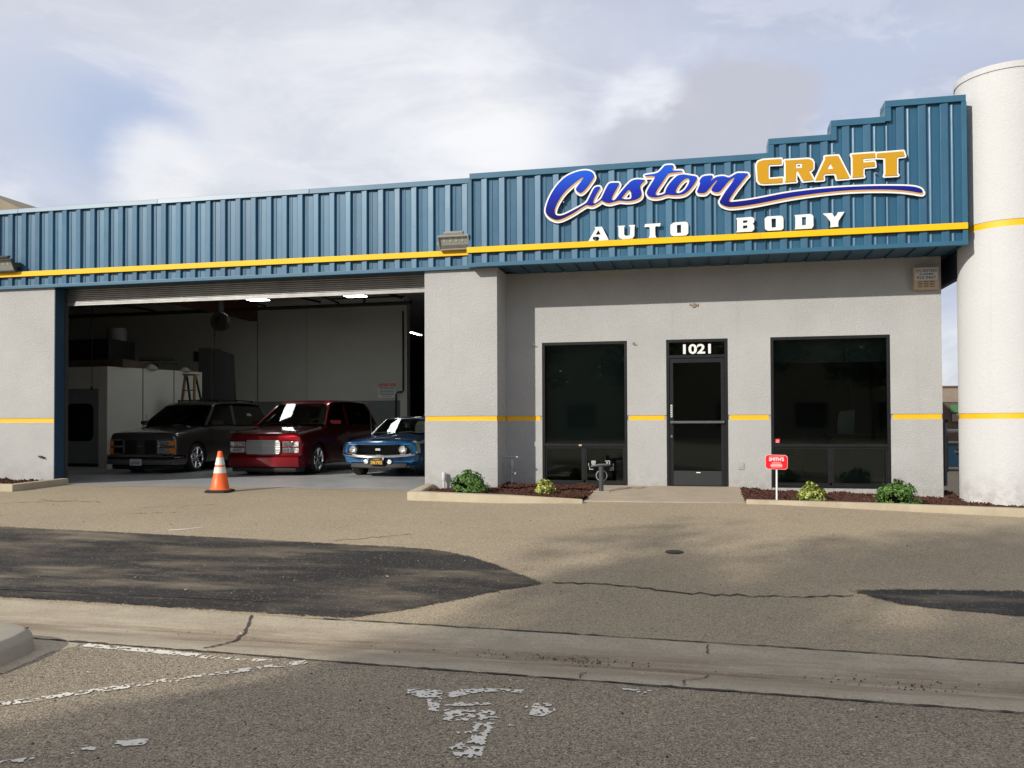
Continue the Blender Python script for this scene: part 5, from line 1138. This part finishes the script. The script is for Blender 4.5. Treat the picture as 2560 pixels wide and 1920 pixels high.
def coupe(loc, rz):
    t = thing('blue_coupe', 'blue classic muscle coupe half hidden behind the pier', 'car', loc, rz)
    tab = [(0.0, .80, .325, .715, .01), (.05, .835, .305, .745, .018), (.16, .865, .30, .765, .03), (.48, .885, .28, .797, .045), (.54, .89, .22, .80, .045), (1.35, .915, .20, .865, .055), (1.70, .92, .20, .895, .03), (3.6, .92, .20, .90, .03), (4.3, .90, .24, .88, .02), (4.62, .86, .34, .80, .01)]
    rings = []
    for y in [0, .05, .16, .3, .48, .54, .9, 1.35, 1.55, 1.7, 2.6, 3.3, 3.6, 4.0, 4.3, 4.62]:
        w, zb, zt, cr = interp(tab, y)[1:]
        bow = .16 if y < .01 else (.12 if y < .06 else (.05 if y < .2 else 0))
        rings.append([(x, y + bow * (abs(x) / w) ** 3, z) for x, z in section(w, zb, zt, cr, sh=.20)])
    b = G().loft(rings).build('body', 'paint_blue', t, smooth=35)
    cuts = []
    for wy in (.90, 3.64):
        for sx in (-1, 1): cuts.append(G().lathe([(.37, -.16), (.37, .3)] if sx > 0 else [(.37, -.3), (.37, .16)], (sx * .79, wy, .345), 'x', 36).build('cutter', 'black', None))
    cuts.append(G().hexa([(-.74, 1.75, .75), (.74, 1.75, .75), (.74, 3.5, .75), (-.74, 3.5, .75), (-.74, 1.75, 1.1), (.74, 1.75, 1.1), (.74, 3.5, 1.1), (-.74, 3.5, 1.1)]).build('cutter', 'black', None))
    # the grille mouth
    o = rrect(-.735, .735, .495, .700, .06); g = G(); g.loft([[(x, -.2, z) for x, z in o], [(x * .97, .16, z) for x, z in o]], True, True); cuts.append(g.build('cutter', 'black', None))
    b.parent = None; bpy.context.view_layer.update(); boolean_cut(b, cuts); b.parent = t
    b.data.polygons.foreach_set('use_smooth', [True] * len(b.data.polygons)); b.data.set_sharp_from_angle(angle=R(35))
    for wy in (.90, 3.64):
        for sx in (-1, 1):
            wheel(t, sx * .77, wy, .335, .235, .23, 5, 'tread', .10 if wy < 2 else 0, sx, ('rubber', 'steel'))
            G().lathe([(.365, -.12 * sx), (.365, .02 * sx)] + [(.0, -.12 * sx)], (sx * .79, wy, .345), 'x', 24, cap=False).build('wheel_well', 'black', t)
    body_panel(t, 'hood', 'paint_blue', tab, .20, 1.45, 8, 10, .005, 1); body_panel(t, 'hood', 'paint_blue', tab, .20, 1.45, 8, 10, .005, -1)
    g = G(); g.loft([[(-.30, .25, .80 + .0), (-.22, .25, .815), (0, .25, .832), (.22, .25, .815), (.30, .25, .80)], [(-.34, .9, .855), (-.25, .9, .895), (0, .9, .915), (.25, .9, .895), (.34, .9, .855)], [(-.36, 1.42, .90), (-.26, 1.42, .945), (0, 1.42, .955), (.26, 1.42, .945), (.36, 1.42, .90)]], False, False); g.build('hood_bulge', 'paint_blue', t, smooth=50)
    for sd in (1, -1): body_panel(t, 'door', 'paint_blue', tab, 1.75, 2.95, 2, 7, .005, sd)
    # mouth: black back plate, bars, lamps
    G().box(-.735, .735, .125, .14, .48, .715).build('grille_recess', 'black', t)
    for k in range(7): G().box(-.46, .46, .045, .10, .515 + k * .027, .521 + k * .027).build('grille_bar', 'black_gloss', t)
    G().box(-.47, -.455, .03, .12, .50, .695).build('grille_bar', 'black_gloss', t); G().box(.455, .47, .03, .12, .50, .695).build('grille_bar', 'black_gloss', t)
    text('SS', 0, .582, .038, .042, 'white_letter', t, 'badge', width=.115, bold=.04)
    for sd in (1, -1):
        h = G().lathe([(.094, .10), (.094, .03), (.086, .022), (.082, .03)], (sd * .575, 0, .60), 'y', 32, cap=False).build('headlight', 'chrome', t, smooth=40)
        G().lathe([(.0, .055), (.05, .05), (.082, .032)], (sd * .575, 0, .60), 'y', 32, cap=False).build('reflector', 'lamp_reflector', h, smooth=60); G().lathe([(.0, .008), (.05, .014), (.083, .030)], (sd * .575, 0, .60), 'y', 32, cap=False).build('lens', 'lens_glass', h, smooth=60)
        f_ = G().lathe([(.056, .09), (.056, -.005), (.050, -.012), (.0, -.006)], (sd * .27, .03, .335), 'y', 24).build('fog_light', 'chrome', t, smooth=40)
        G().lathe([(.0, -.016), (.047, -.013)], (sd * .27, .03, .335), 'y', 24, cap=False).build('lens', 'lamp_reflector', f_, smooth=60)
        a, b_ = sorted((sd * .44, sd * .54)); G().box(a, b_, .045, .09, .385, .415).build('parking_light', 'black', t)
    rim = rrect(-.755, .755, .482, .714, .075); rin = rrect(-.735, .735, .497, .700, .065); g = G(); k = len(rim)
    def my(x): return .16 * (abs(x) / .80) ** 3
    g.loft([[(x, my(x) + .02, z) for x, z in rim], [(x, my(x) - .012, z) for x, z in rim], [(x, my(x) - .012, z) for x, z in rin], [(x, my(x) + .05, z) for x, z in rin]], True, False); g.build('mouth_trim', 'paint_blue', t, smooth=40)
    g = G(); rings = []
    for x in (-.86, -.84, -.7, -.4, 0, .4, .7, .84, .86):
        yy = -.075 + .17 * (abs(x) / .86) ** 3 + (.12 if abs(x) > .85 else 0); zc = .462 + (.055 * (abs(x) / .86) ** 4); rings.append([(x, yy + .05, zc - .034), (x, yy + .008, zc - .032), (x, yy, zc - .01), (x, yy + .004, zc + .018), (x, yy + .05, zc + .036)])
    g.loft(rings).build('bumper', 'chrome', t, smooth=50)
    for x in (-.19, .16): G().hexa([(x - .02, -.07, .43), (x + .02, -.07, .43), (x + .02, -.03, .43), (x - .02, -.03, .43), (x - .012, -.06, .375), (x + .012, -.06, .375), (x + .012, -.03, .375), (x - .012, -.03, .375)]).build('bumper_guard', 'chrome', t)
    g = G(); rings = []
    for x in (-.64, -.58, -.35, 0, .35, .58, .64):
        yy = -.02 + .14 * (abs(x) / .8) ** 3; rings.append([(x, yy + .12, .30), (x, yy + .06, .30), (x, yy + .01, .225 - .02 * (1 - abs(x) / .8)), (x, yy + .05, .205 - .02 * (1 - abs(x) / .8))])
    g.loft(rings).build('spoiler', 'lip_gray', t, smooth=40)
    pl = G().box(-.155, .155, -.052, -.044, .265, .42).build('license_plate', 'plate_black', t, bevel=.003)
    text('396T9SS', 0, .285, -.0535, .075, 'plate_yellow', pl, 'plate_number', width=.265, bold=.012); text('CALIFORNIA', 0, .380, -.0535, .020, 'plate_yellow', pl, 'plate_state', width=.15, bold=.01)
    # white hockey stripe over the front of the fender
    for sd in (1, -1):
        body_panel(t, 'nose_stripe', 'stripe_cream', tab, .17, .34, 4, 8, .007, sd, 3); body_panel(t, 'nose_stripe', 'stripe_cream', tab, .34, 1.6, 6, 7, .007, sd, 6)
    # greenhouse
    rf = [(2.10, .56, 1.285), (2.25, .585, 1.315), (2.7, .60, 1.335), (3.1, .585, 1.32), (3.3, .56, 1.27)]
    g = G(); g.loft([[(-w, y, z - .06), (-w * 1.02, y, z - .035), (-w * .9, y, z - .008), (-w * .5, y, z + .006), (0, y, z + .01), (w * .5, y, z + .006), (w * .9, y, z - .008), (w * 1.02, y, z - .035), (w, y, z - .06), (0, y, z - .04)] for y, w, z in rf]).build('roof', 'paint_blue', t, smooth=50)
    for sd in (1, -1):
        g = G(); beam(g, (sd * .76, 1.62, .90), (sd * .575, 2.13, 1.255), .022, .03); g.build('pillar', 'chrome' if sd == 9 else 'paint_blue', t, bevel=.006)
        g = G(); g.slab([(sd * .78, 3.05, .90), (sd * .80, 3.95, .89), (sd * .56, 3.30, 1.24), (sd * .585, 3.02, 1.27)], (sd, 0, .4), .03); g.build('pillar', 'paint_blue', t)
        g = G(); g.slab([(sd * .785, 1.72, .90), (sd * .79, 3.02, .90), (sd * .59, 3.0, 1.265), (sd * .585, 2.2, 1.255)], (sd, 0, .4), .004); g.build('side_window', 'car_glass', t)
    rows = []
    for k in range(7):
        u = -1 + k / 3.0; rows.append([(u * (.755 + (.565 - .755) * v), 1.58 + (2.10 - 1.58) * v - .09 * (1 - u * u), .925 + (1.265 - .925) * v + .01 * (1 - u * u)) for v in (0, .5, 1)])
    G().loft(rows, False, False).build('windshield', 'car_glass', t, smooth=60)
    G().tube([(-.58, 2.12, 1.262), (-.3, 2.045, 1.280), (0, 2.025, 1.284), (.3, 2.045, 1.280), (.58, 2.12, 1.262)], .013, 8).build('windshield_trim', 'chrome', t, smooth=60)
    G().tube([(-.765, 1.58, .915), (-.575, 2.10, 1.262)], .009, 6).build('windshield_trim', 'chrome', t, smooth=60)
    G().box(-.11, .11, 1.95, 1.975, 1.165, 1.215).build('mirror', 'steel', t, bevel=.012)
    for pts in ([(-.66, 1.50, .925), (-.42, 1.43, .965), (-.20, 1.42, .958)], [(-.30, 1.40, .94), (-.62, 1.47, .955)], [(-.02, 1.40, .955), (.25, 1.42, .972), (.5, 1.47, .945)]): G().tube(pts, .011, 6).build('wiper', 'chrome', t)
    G().tube([(-.50, .95, .845), (-.51, .95, .87), (-.545, .97, 1.42)], [.012, .006, .004], 6).build('aerial', 'steel', t)
    g = G(); g.loft([[(x, y, z) for y, z in ((1.62, .86), (1.78, .945), (2.0, .93), (2.0, .6), (1.65, .6))] for x in (-.7, .7)], True, True); g.build('dashboard', 'black', t, smooth=40)
    for x in (-.34, .34):
        g = G(); g.box(x - .25, x + .25, 2.3, 2.8, .42, .60); g.hexa([(x - .24, 2.72, .6), (x + .24, 2.72, .6), (x + .24, 2.86, .6), (x - .24, 2.86, .6), (x - .2, 2.86, 1.06), (x + .2, 2.86, 1.06), (x + .2, 2.95, 1.06), (x - .2, 2.95, 1.06)]); g.build('seat', 'black', t, bevel=.03)
    return t
coupe((-6.93, 2.80, FG), R(0))

# old pale van at the back right of the bay
v = thing('pale_van', 'pale old van parked deep inside at the right of the bay', 'van', (-7.55, 9.6, FG))
vt = [(0, .85, .45, 1.12, .01), (.08, .90, .40, 1.20, .02), (.5, .94, .35, 1.30, .02), (1.0, .95, .35, 1.36, .0), (4.6, .95, .35, 1.36, .0)]
G().loft([[(x, y, z) for x, z in section(*interp(vt, y)[1:])] for y in (0, .08, .5, 1.0, 4.6)]).build('body', 'paint_van', v, smooth=35)
G().loft([[(-w, y, z - .08), (-w * .9, y, z), (0, y, z + .03), (w * .9, y, z), (w, y, z - .08), (0, y, z - .08)] for y, w, z in ((1.45, .74, 2.14), (1.8, .80, 2.20), (4.55, .80, 2.20))]).build('roof', 'paint_van', v, smooth=40)
for sd in (1, -1):
    for a, b_ in (((sd * .90, 1.02, 1.34), (sd * .75, 1.47, 2.10)), ((sd * .92, 2.3, 1.34), (sd * .79, 2.3, 2.12)), ((sd * .92, 4.5, 1.34), (sd * .79, 4.5, 2.12))):
        g = G(); beam(g, a, b_, .035, .06); g.build('pillar', 'paint_van', v)
    G().slab([(sd * .91, 1.1, 1.35), (sd * .92, 2.28, 1.35), (sd * .79, 2.28, 2.12), (sd * .76, 1.5, 2.10)], (sd, 0, .2), .004).build('side_window', 'limo_glass', v); G().slab([(sd * .92, 2.34, 1.35), (sd * .92, 4.46, 1.35), (sd * .79, 4.46, 2.12), (sd * .79, 2.34, 2.12)], (sd, 0, .2), .004).build('side_window', 'limo_glass', v)
    for wy in (.8, 3.7): wheel(v, sd * .80, wy, .36, .22, .2, 6, 'plain', 0, sd, ('rubber', 'steel'))
    G().lathe([(.0, -.02), (.08, -.015), (.09, .02)], (sd * .62, -.005, .90), 'y', 20).build('headlight', 'lamp_reflector', v, smooth=40)
G().slab([(-.89, 1.0, 1.35), (.89, 1.0, 1.35), (.74, 1.45, 2.10), (-.74, 1.45, 2.10)], (0, -1, .5), .004).build('windshield', 'limo_glass', v)
G().box(-.5, .5, -.03, -.002, .70, .98).build('grille', 'int_dark', v); G().box(-.92, .92, -.12, -.04, .42, .58).build('bumper', 'steel', v, bevel=.01)
# ------------------------------------------------------------------ inside the bay
bo = thing('paint_booth', 'white walled spray booth room at the left of the bay', 'booth')
P0, P1, P2 = (-20.5, 5.0), (-15.40, 5.0), (-14.52, 8.0)
g = G(); g.add([(P0[0], P0[1], -.12), (P1[0], P1[1], -.12), (P2[0], P2[1], -.12), (P2[0] - 6, P2[1], -.12), (P0[0], P0[1], 2.605), (P1[0], P1[1], 2.605), (P2[0], P2[1], 2.605), (P2[0] - 6, P2[1], 2.605)], [(0, 1, 5, 4), (1, 2, 6, 5), (2, 3, 7, 6), (3, 0, 4, 7), (4, 5, 6, 7)])
g.build('walls', 'int_white', bo)
d = G().box(-16.70, -15.66, 4.975, 4.9985, .03, 2.02).build('door', 'int_gray', bo, bevel=.004)
poly_mesh([rrect(-16.62, -15.80, .62, 1.62, .16)], 4.962, 4.974, 'window', 'black_gloss', bo); G().box(-16.7, -15.66, 4.985, 4.9995, -.06, .029).build('door_gap', 'black', bo)
for q in (.35, .68): 
    x, y = P1[0] + (P2[0] - P1[0]) * q, P1[1] + (P2[1] - P1[1]) * q; G().box(x, x + .012, y - .02, y + .01, -.1, 2.60).build('wall_joint', 'int_gray', bo)
def loose(o, label, cat): return tag(o, label, cat)
g = G(); g.lathe([(.30, 2.61), (.30, 3.3), (.26, 3.34), (.26, 3.75)], (-16.05, 6.2, 0), n=20); loose(g.build('exhaust_duct', 'int_gray', None, smooth=40), 'gray exhaust duct standing on the spray booth roof', 'duct')
loose(G().box(-17.6, -15.75, 5.5, 6.6, 2.83, 3.40).build('dark_crate', 'black', None, bevel=.02), 'long black case lying on the spray booth roof', 'case')
loose(G().box(-17.4, -15.2, 5.35, 6.9, 2.606, 2.82).build('timber_stack', 'brown_block', None, bevel=.01), 'low stack of boards on the spray booth roof', 'boards')
g = G(); g.tube([(-15.6, 6.6, 2.92), (-14.9, 7.2, 2.95)], .06, 8); g.tube([(-15.3, 6.4, 2.80), (-14.8, 7.3, 2.80)], .025, 6); loose(g.build('pipe_offcuts', 'pipe_dark', None, smooth=40), 'dark pipe offcuts on the booth roof', 'pipes')
for x, y, s, lab in ((-15.05, 6.35, .13, 'crumpled plastic sheet near the front edge of the booth roof'), (-14.72, 7.45, .11, 'crumpled plastic sheet near the back edge of the booth roof')):
    g = G(); g.lathe([(s * 1.5, 2.606), (s * 1.2, 2.66), (s * .5, 2.606 + s), (0, 2.606 + s * 1.1)], (x, y, 0), n=7); loose(g.build('plastic_sheet', 'paper_clear', None, smooth=60), lab, 'sheet')
ch = thing('roof_locker', 'dark upright locker and folded panel behind the ladder', 'locker', (-14.35, 8.45, 0))
G().box(-.45, -.02, -.2, .3, -.1, 3.35).build('carcass', 'int_dark', ch, bevel=.01); G().hexa([(.0, -.1, -.1), (.62, -.1, -.1), (.62, .3, -.1), (.0, .3, -.1), (.0, -.1, 3.30), (.44, -.1, 3.18), (.44, .3, 3.18), (.0, .3, 3.30)]).build('folded_panel', 'int_dark', ch); G().box(-.62, -.46, -.2, .1, 2.95, 3.25).build('bracket', 'black', ch)
la = thing('step_ladder', 'wooden step ladder standing beside the spray booth', 'ladder', (-13.90, 6.45, -.10))
for x, dx in ((-.17, -.28), (.17, .28)):
    g = G(); beam(g, (x + dx * .45, -.30, 0), (x * .85, 0, 2.52), .022, .035); g.build('rail', 'ladder_wood', la); g = G(); beam(g, (x + dx * .35, .85, 0), (x * .8, .06, 2.50), .018, .03); g.build('rail', 'ladder_dark', la)
for k in range(7): z = .3 + k * .3; w = .17 * .85 + .15 * (1 - z / 2.5); G().box(-w - .03, w + .03, -.30 * (1 - z / 2.52) - .05, -.30 * (1 - z / 2.52) + .05, z - .013, z + .013).build('step', 'ladder_wood', la)
for k in range(2): z = 1.2 + k * .6; w = .26 - z * .04; G().box(-w, w, .85 * (1 - z / 2.5) - .01, .85 * (1 - z / 2.5) + .01, z - .02, z + .02).build('brace', 'ladder_dark', la)
G().box(-.19, .19, -.08, .14, 2.52, 2.555).build('top_cap', 'ladder_wood', la)
hr = thing('hose_reel', 'round dark hose reel hanging under the ceiling with its cord dangling', 'hose reel', (-11.47, 4.0, 0))
G().lathe([(.0, -.07), (.225, -.075), (.235, -.05), (.235, .05), (.225, .075), (0, .07)], (0, 0, 3.56), 'y', 28).build('drum', 'pipe_dark', hr, smooth=40); G().lathe([(.0, -.085), (.11, -.083), (.12, -.076)], (0, 0, 3.56), 'y', 20).build('hub', 'black', hr, smooth=40)
g = G(); g.box(-.03, .03, -.10, .10, 3.79, 5.09); g.build('hanger', 'pipe_dark', hr); G().tube([(-.12, -.02, 3.36), (-.13, -.02, 3.28), (-.135, -.02, 2.4), (-.17, -.02, 1.72)], .011, 6).build('cord', 'pipe_dark', hr); G().lathe([(0, -.03), (.035, 0), (0, .05)], (-.13, -.02, 3.25), n=8).build('plug', 'black', hr)
pd = thing('pull_cord', 'thin cord hanging in front of the spray booth with a small plug', 'cord', (-15.55, 4.6, 0))
G().tube([(0, 0, 5.09), (0, 0, 2.1)], .010, 5).build('line', 'pipe_dark', pd); G().lathe([(0, -.10), (.03, -.08), (.03, 0), (.012, .03)], (0, 0, 2.05), n=8).build('plug', 'black', pd)
def pipe(path, r, label): return tag(G().tube(path, r, 8).build('overhead_pipe', 'pipe_dark', None, smooth=40), label, 'pipe', 'pipes under the bay ceiling')
pipe([(-22, 9.0, 4.53), (-8.3, 9.0, 4.60)], .055, 'long dark pipe crossing the whole bay under the ceiling')
pipe([(-12.75, 5.0, 4.95), (-11.2, 9.0, 4.72)], .035, 'sloping pipe beside the left ceiling light'); pipe([(-10.9, 6.0, 4.92), (-10.6, 9.0, 4.66)], .03, 'straight short pipe between the two ceiling lights')
pipe([(-9.6, 5.0, 4.95), (-8.6, 9.0, 4.75)], .04, 'sloping pipe right of the right ceiling light'); pipe([(-11.0, 9.4, 4.86), (-8.65, 9.4, 4.86), (-8.65, 9.4, 4.65)], .025, 'thin pipe running just above the long cross pipe')
pipe([(-14.3, 6.0, 4.95), (-13.0, 9.0, 4.66)], .03, 'sloping pipe beside the red-brown beam'); pipe([(-18.5, 5.0, 4.9), (-16.8, 9.0, 4.62)], .035, 'sloping pipe at the far left of the bay')
pipe([(-9.78, 9.0, 4.64), (-9.78, 9.0, 5.09)], .04, 'short drop pipe in front of the right ceiling light'); pipe([(-13.62, 9.0, 4.60), (-13.62, 9.0, 5.09)], .022, 'short drop pipe in front of the left ceiling light')
pipe([(-9.24, 10.85, 4.62), (-9.24, 10.85, 2.10), (-9.28, 10.85, 2.06), (-9.44, 10.85, 2.04), (-9.48, 10.85, 1.98), (-9.49, 10.85, .3)], .03, 'dark conduit down the right end of the white wall')
def clight(x, y, z, label, w=.29, d=.13):
    t = thing('ceiling_light', label, 'ceiling light', (x, y, z), 0, 'lit fluorescent lights under the bay ceiling')
    G().box(-w, w, -.62, .62, .012, .10).build('housing', 'int_white', t); G().box(-w + .02, w - .02, -.60, .60, 0, .0115).build('diffuser', 'lamp_on', t); return t
clight(-11.85, 6.05, 4.45, 'lit ceiling light beside the red-brown beam'); clight(-9.0, 6.05, 4.45, 'lit ceiling light near the middle of the white wall'); clight(-10.95, 17.0, 4.55, 'small lit ceiling light far back at the right of the bay', .085)
sn = thing('insurance_sign', 'white notice with a red CUSTOMERS heading low on the garage wall', 'notice', (-9.83, 10.97, 2.12))
G().box(-.30, .30, -.008, .0, -.25, .22).build('board', 'paper', sn); G().box(-.29, .29, -.0098, -.0085, .115, .21).build('heading', 'sign_red', sn)
text('CUSTOMERS', 0, .128, -.0105, .065, 'print_white', sn, width=.53, bold=.01); text('OUR INSURANCE', 0, .045, -.0098, .048, 'print_navy', sn, width=.53, bold=.02)
for q, w in enumerate((.53, .50, .52, .46, .30)): G().box(-w / 2, w / 2, -.0098, -.0085, .000 - q * .048 - .009, .000 - q * .048 + .009).build('print_line', 'int_gray', sn)
# office furniture seen dimly through the glass
for x, lab in ((1.35, 'dark wooden desk behind the left half of the wide office window'), (2.55, 'dark wooden cabinet with drawers behind the right half of the wide window')):
    t = thing('office_cabinet', lab, 'cabinet', (x, 1.3, 0)); G().box(-.36, .36, -.3, .3, 0, .82).build('carcass', 'ladder_wood', t, bevel=.006); G().box(-.42, .42, -.34, .34, .821, .86).build('top', 'ladder_wood', t, bevel=.006)
    for k in range(3): q = G().box(-.34, .34, -.318, -.301, .06 + k * .25, .28 + k * .25).build('drawer', 'brown_tile', t, bevel=.004); G().box(-.06, .06, -.338, -.3185, .16 + k * .25, .18 + k * .25).build('pull', 'steel', q)
bg_ = thing('clear_bag', 'clear plastic bag standing on the office cabinet', 'bag', (2.46, 1.25, .861)); G().loft([[(-.13, -.06, 0), (.13, -.06, 0), (.13, .06, 0), (-.13, .06, 0)], [(-.15, -.07, .2), (.14, -.05, .22), (.14, .06, .2), (-.14, .06, .2)], [(-.10, -.02, .40), (.15, -.02, .42), (.15, .02, .42), (-.10, .02, .40)]]).build('bag_body', 'paper_clear', bg_, smooth=60)
tag(G().box(1.15, 1.62, 4.575, 4.599, 1.35, 1.75).build('wall_picture', 'int_white', None), 'pale framed sheet on the back wall of the office', 'picture')
for x, lab in ((2.62, 'left pale vertical blind strip in the office'), (2.86, 'right pale vertical blind strip in the office')): tag(G().box(x, x + .10, 3.2, 3.21, 1.3, 2.6).build('blind_strip', 'int_white', None), lab, 'blind', 'blind strips')

# ------------------------------------------------------------------ the gap behind the tower, and the places beyond
gm = thing('gas_riser', 'dark gray gas riser pipes with a valve in the gap beside the tower', 'gas pipe', (4.30, 2.2, -.1))
G().tube([(0, 0, 0), (0, 0, 1.15), (.05, 0, 1.2)], .045, 10).build('riser', 'post_gray', gm, smooth=40); G().tube([(.30, .1, 0), (.30, .1, .95), (.26, .1, 1.0), (.05, .05, 1.0)], .035, 10).build('riser', 'pipe_gray', gm, smooth=40)
G().lathe([(.0, -.08), (.07, -.06), (.08, 0), (.07, .06), (0, .08)], (.30, .1, .62), n=12).build('valve', 'post_gray', gm, smooth=40); G().tube([(.18, .05, .62), (.38, .05, .62)], .02, 6).build('handle', 'pipe_gray', gm); G().box(-.06, .06, -.03, .03, .25, .9).build('meter_box', 'post_gray', gm)
nb = thing('brown_building', 'low brown block building with tan cap tiles seen through the gap', 'building', (9.0, 16.0, -.4))
G().box(-6, 14, 0, 6, 0, 2.1).build('wall', 'brown_block', nb)
for k in range(30): G().box(-6 + k * .66 + .012, -6 + (k + 1) * .66 - .012, -.05, .2, 2.11, 2.56).build('cap_tile', 'brown_tile', nb)
G().box(-6.1, 14.1, -.08, 6, 2.57, 2.63).build('coping', 'brown_block', nb)
G().box(-1.0, -.25, -.06, -.003, 1.75, 2.0).build('green_sign', 'sign_green', nb); G().box(-.95, -.40, -.05, -.003, 1.45, 1.70).build('pale_sign', 'brown_tile', nb)
G().box(-6, 14, -.30, -.01, .55, .80).build('ledge', 'curb_concrete', nb)
bl = thing('blue_bin', 'blue steel bin far off in the gap behind the gas pipes', 'bin', (7.2, 12.0, -.35)); G().box(-.8, .8, -.4, .4, .12, .75).build('body', 'trim_blue', bl, bevel=.02); G().box(-.84, .84, -.44, .44, .751, .79).build('lid', 'int_dark', bl); 
for x in (-.6, .6): G().lathe([(.06, -.03), (.06, .03)], (x, -.3, .06), 'x', 12).build('caster', 'rubber', bl)
lb = thing('beige_building', 'beige neighbouring building whose eave shows over the fascia at far left', 'building', (-40, 25, -.5))
G().box(-8, 4.0, 0, 14, 0, 12.99).build('wall', 'beige_wall', lb); G().hexa([(-8.4, -.6, 13.0), (4.6, -.6, 13.0), (4.6, 14, 13.0), (-8.4, 14, 13.0), (-8.4, -.6, 14.6), (1.0, -.6, 14.6), (1.0, 14, 14.6), (-8.4, 14, 14.6)]).build('parapet', 'beige_wall', lb); 
# across the lot, behind the viewer: a warehouse and tree row added so the glass mirrors dark, and what throws the soft shade on the asphalt
sb = thing('reflection_warehouse', 'unseen long tan warehouse added across the lot to darken the window reflections', 'building', (-4, -62, -.4))
G().box(-45, 45, -14, 0, 0, 8.8).build('wall', 'brown_tile', sb); G().box(-45.3, 45.3, -14.3, .3, 8.81, 9.3).build('parapet', 'brown_block', sb)
for k in range(13): f = G().box(-41 + k * 6.6, -38.4 + k * 6.6, .002, .08, .9, 3.0).build('window', 'alum_dark', sb); 
def tree(x, y, H, cr, cz, n, label, leaf=.11, flat=.75, trunk=.16):
    z0 = gz(x, y); t = thing('shade_tree', label, 'tree', (x, y, z0), random.uniform(0, 6), 'trees behind the viewer')
    g = G(); top = Vector((random.uniform(-.3, .3), random.uniform(-.3, .3), H * .62)); g.tube([(0, 0, -.1), (.05, 0, H * .25), top * .75, top], [trunk, trunk * .8, trunk * .55, trunk * .35], 9); tips = []
    for k in range(13):
        a = k * 2.4 + random.uniform(-.3, .3); s = top * random.uniform(.55, 1.0); e = Vector((math.cos(a) * cr * random.uniform(.45, .85), math.sin(a) * cr * random.uniform(.45, .85), cz + random.uniform(-.55, .75) * cr * flat))
        m_ = (s + e) / 2 + Vector((0, 0, .25)); g.tube([s, m_, e], [trunk * .34, trunk * .2, .02], 6); tips += [e, m_]
    g.build('trunk', 'bark', t, smooth=60)
    cl_ = [(p + Vector((random.gauss(0, .3), random.gauss(0, .3), random.gauss(0, .2))), random.uniform(.35, .8) * cr * .42) for p in tips for _ in range(2)]
    g = G()
    for _ in range(n):
        c_, rr = random.choice(cl_); d = Vector((random.gauss(0, 1), random.gauss(0, 1), random.gauss(0, .8))); d = d.normalized() * rr * random.random() ** .45; p = c_ + d
        u = Vector((random.gauss(0, 1), random.gauss(0, 1), random.gauss(0, .6))).normalized(); w = u.cross(Vector((random.gauss(0, 1), random.gauss(0, 1), random.gauss(0, 1)))).normalized(); L = leaf * random.uniform(.7, 1.3)
        g.add([p - u * L, p + w * L * .5, p + u * L, p - w * L * .5], [(0, 1, 2, 3)])
    g.build('crown', 'tree_leaf', t, recalc=False); return t
# each tree's crown stands up-sun of the shade it throws: shadow = crown - SUN * height / SUN.z
def shade_at(sx, sy, h, *a, **k):
    q = (h + .4) / SUN.z; k.setdefault('flat', .16); return tree(sx + SUN.x * q, sy + SUN.y * q, *a, **k)
shade_at(1.1, -9.7, 11.5, 14.5, 3.0, 11.5, 5600, 'broad shade tree behind the viewer to the left')
shade_at(1.5, -6.9, 13.5, 16.5, 3.0, 13.5, 11500, 'tall shade tree behind the viewer')
shade_at(-1.5, -11.7, 10.5, 13.0, 1.9, 10.5, 2300, 'middle shade tree behind the viewer')
shade_at(5.7, -4.9, 14.5, 17.0, 2.7, 14.5, 9500, 'slim shade tree behind the viewer to the right')
for x, y, H, c_ in ((-22, -50, 9, 3.6), (-13, -47, 8, 3.2), (-5, -52, 9.5, 3.8), (4, -48, 8.5, 3.4), (12, -51, 9, 3.6), (21, -47, 8, 3.2)): tree(x, y, H, c_, H * .68, 2200, 'leafy tree %s in the unseen row added to darken the window reflections' % {-22: 'leftmost', -13: 'second from the left', -5: 'third from the left', 4: 'third from the right', 12: 'second from the right', 21: 'rightmost'}[x], .24)  # row added out of view so the windows mirror dark crowns
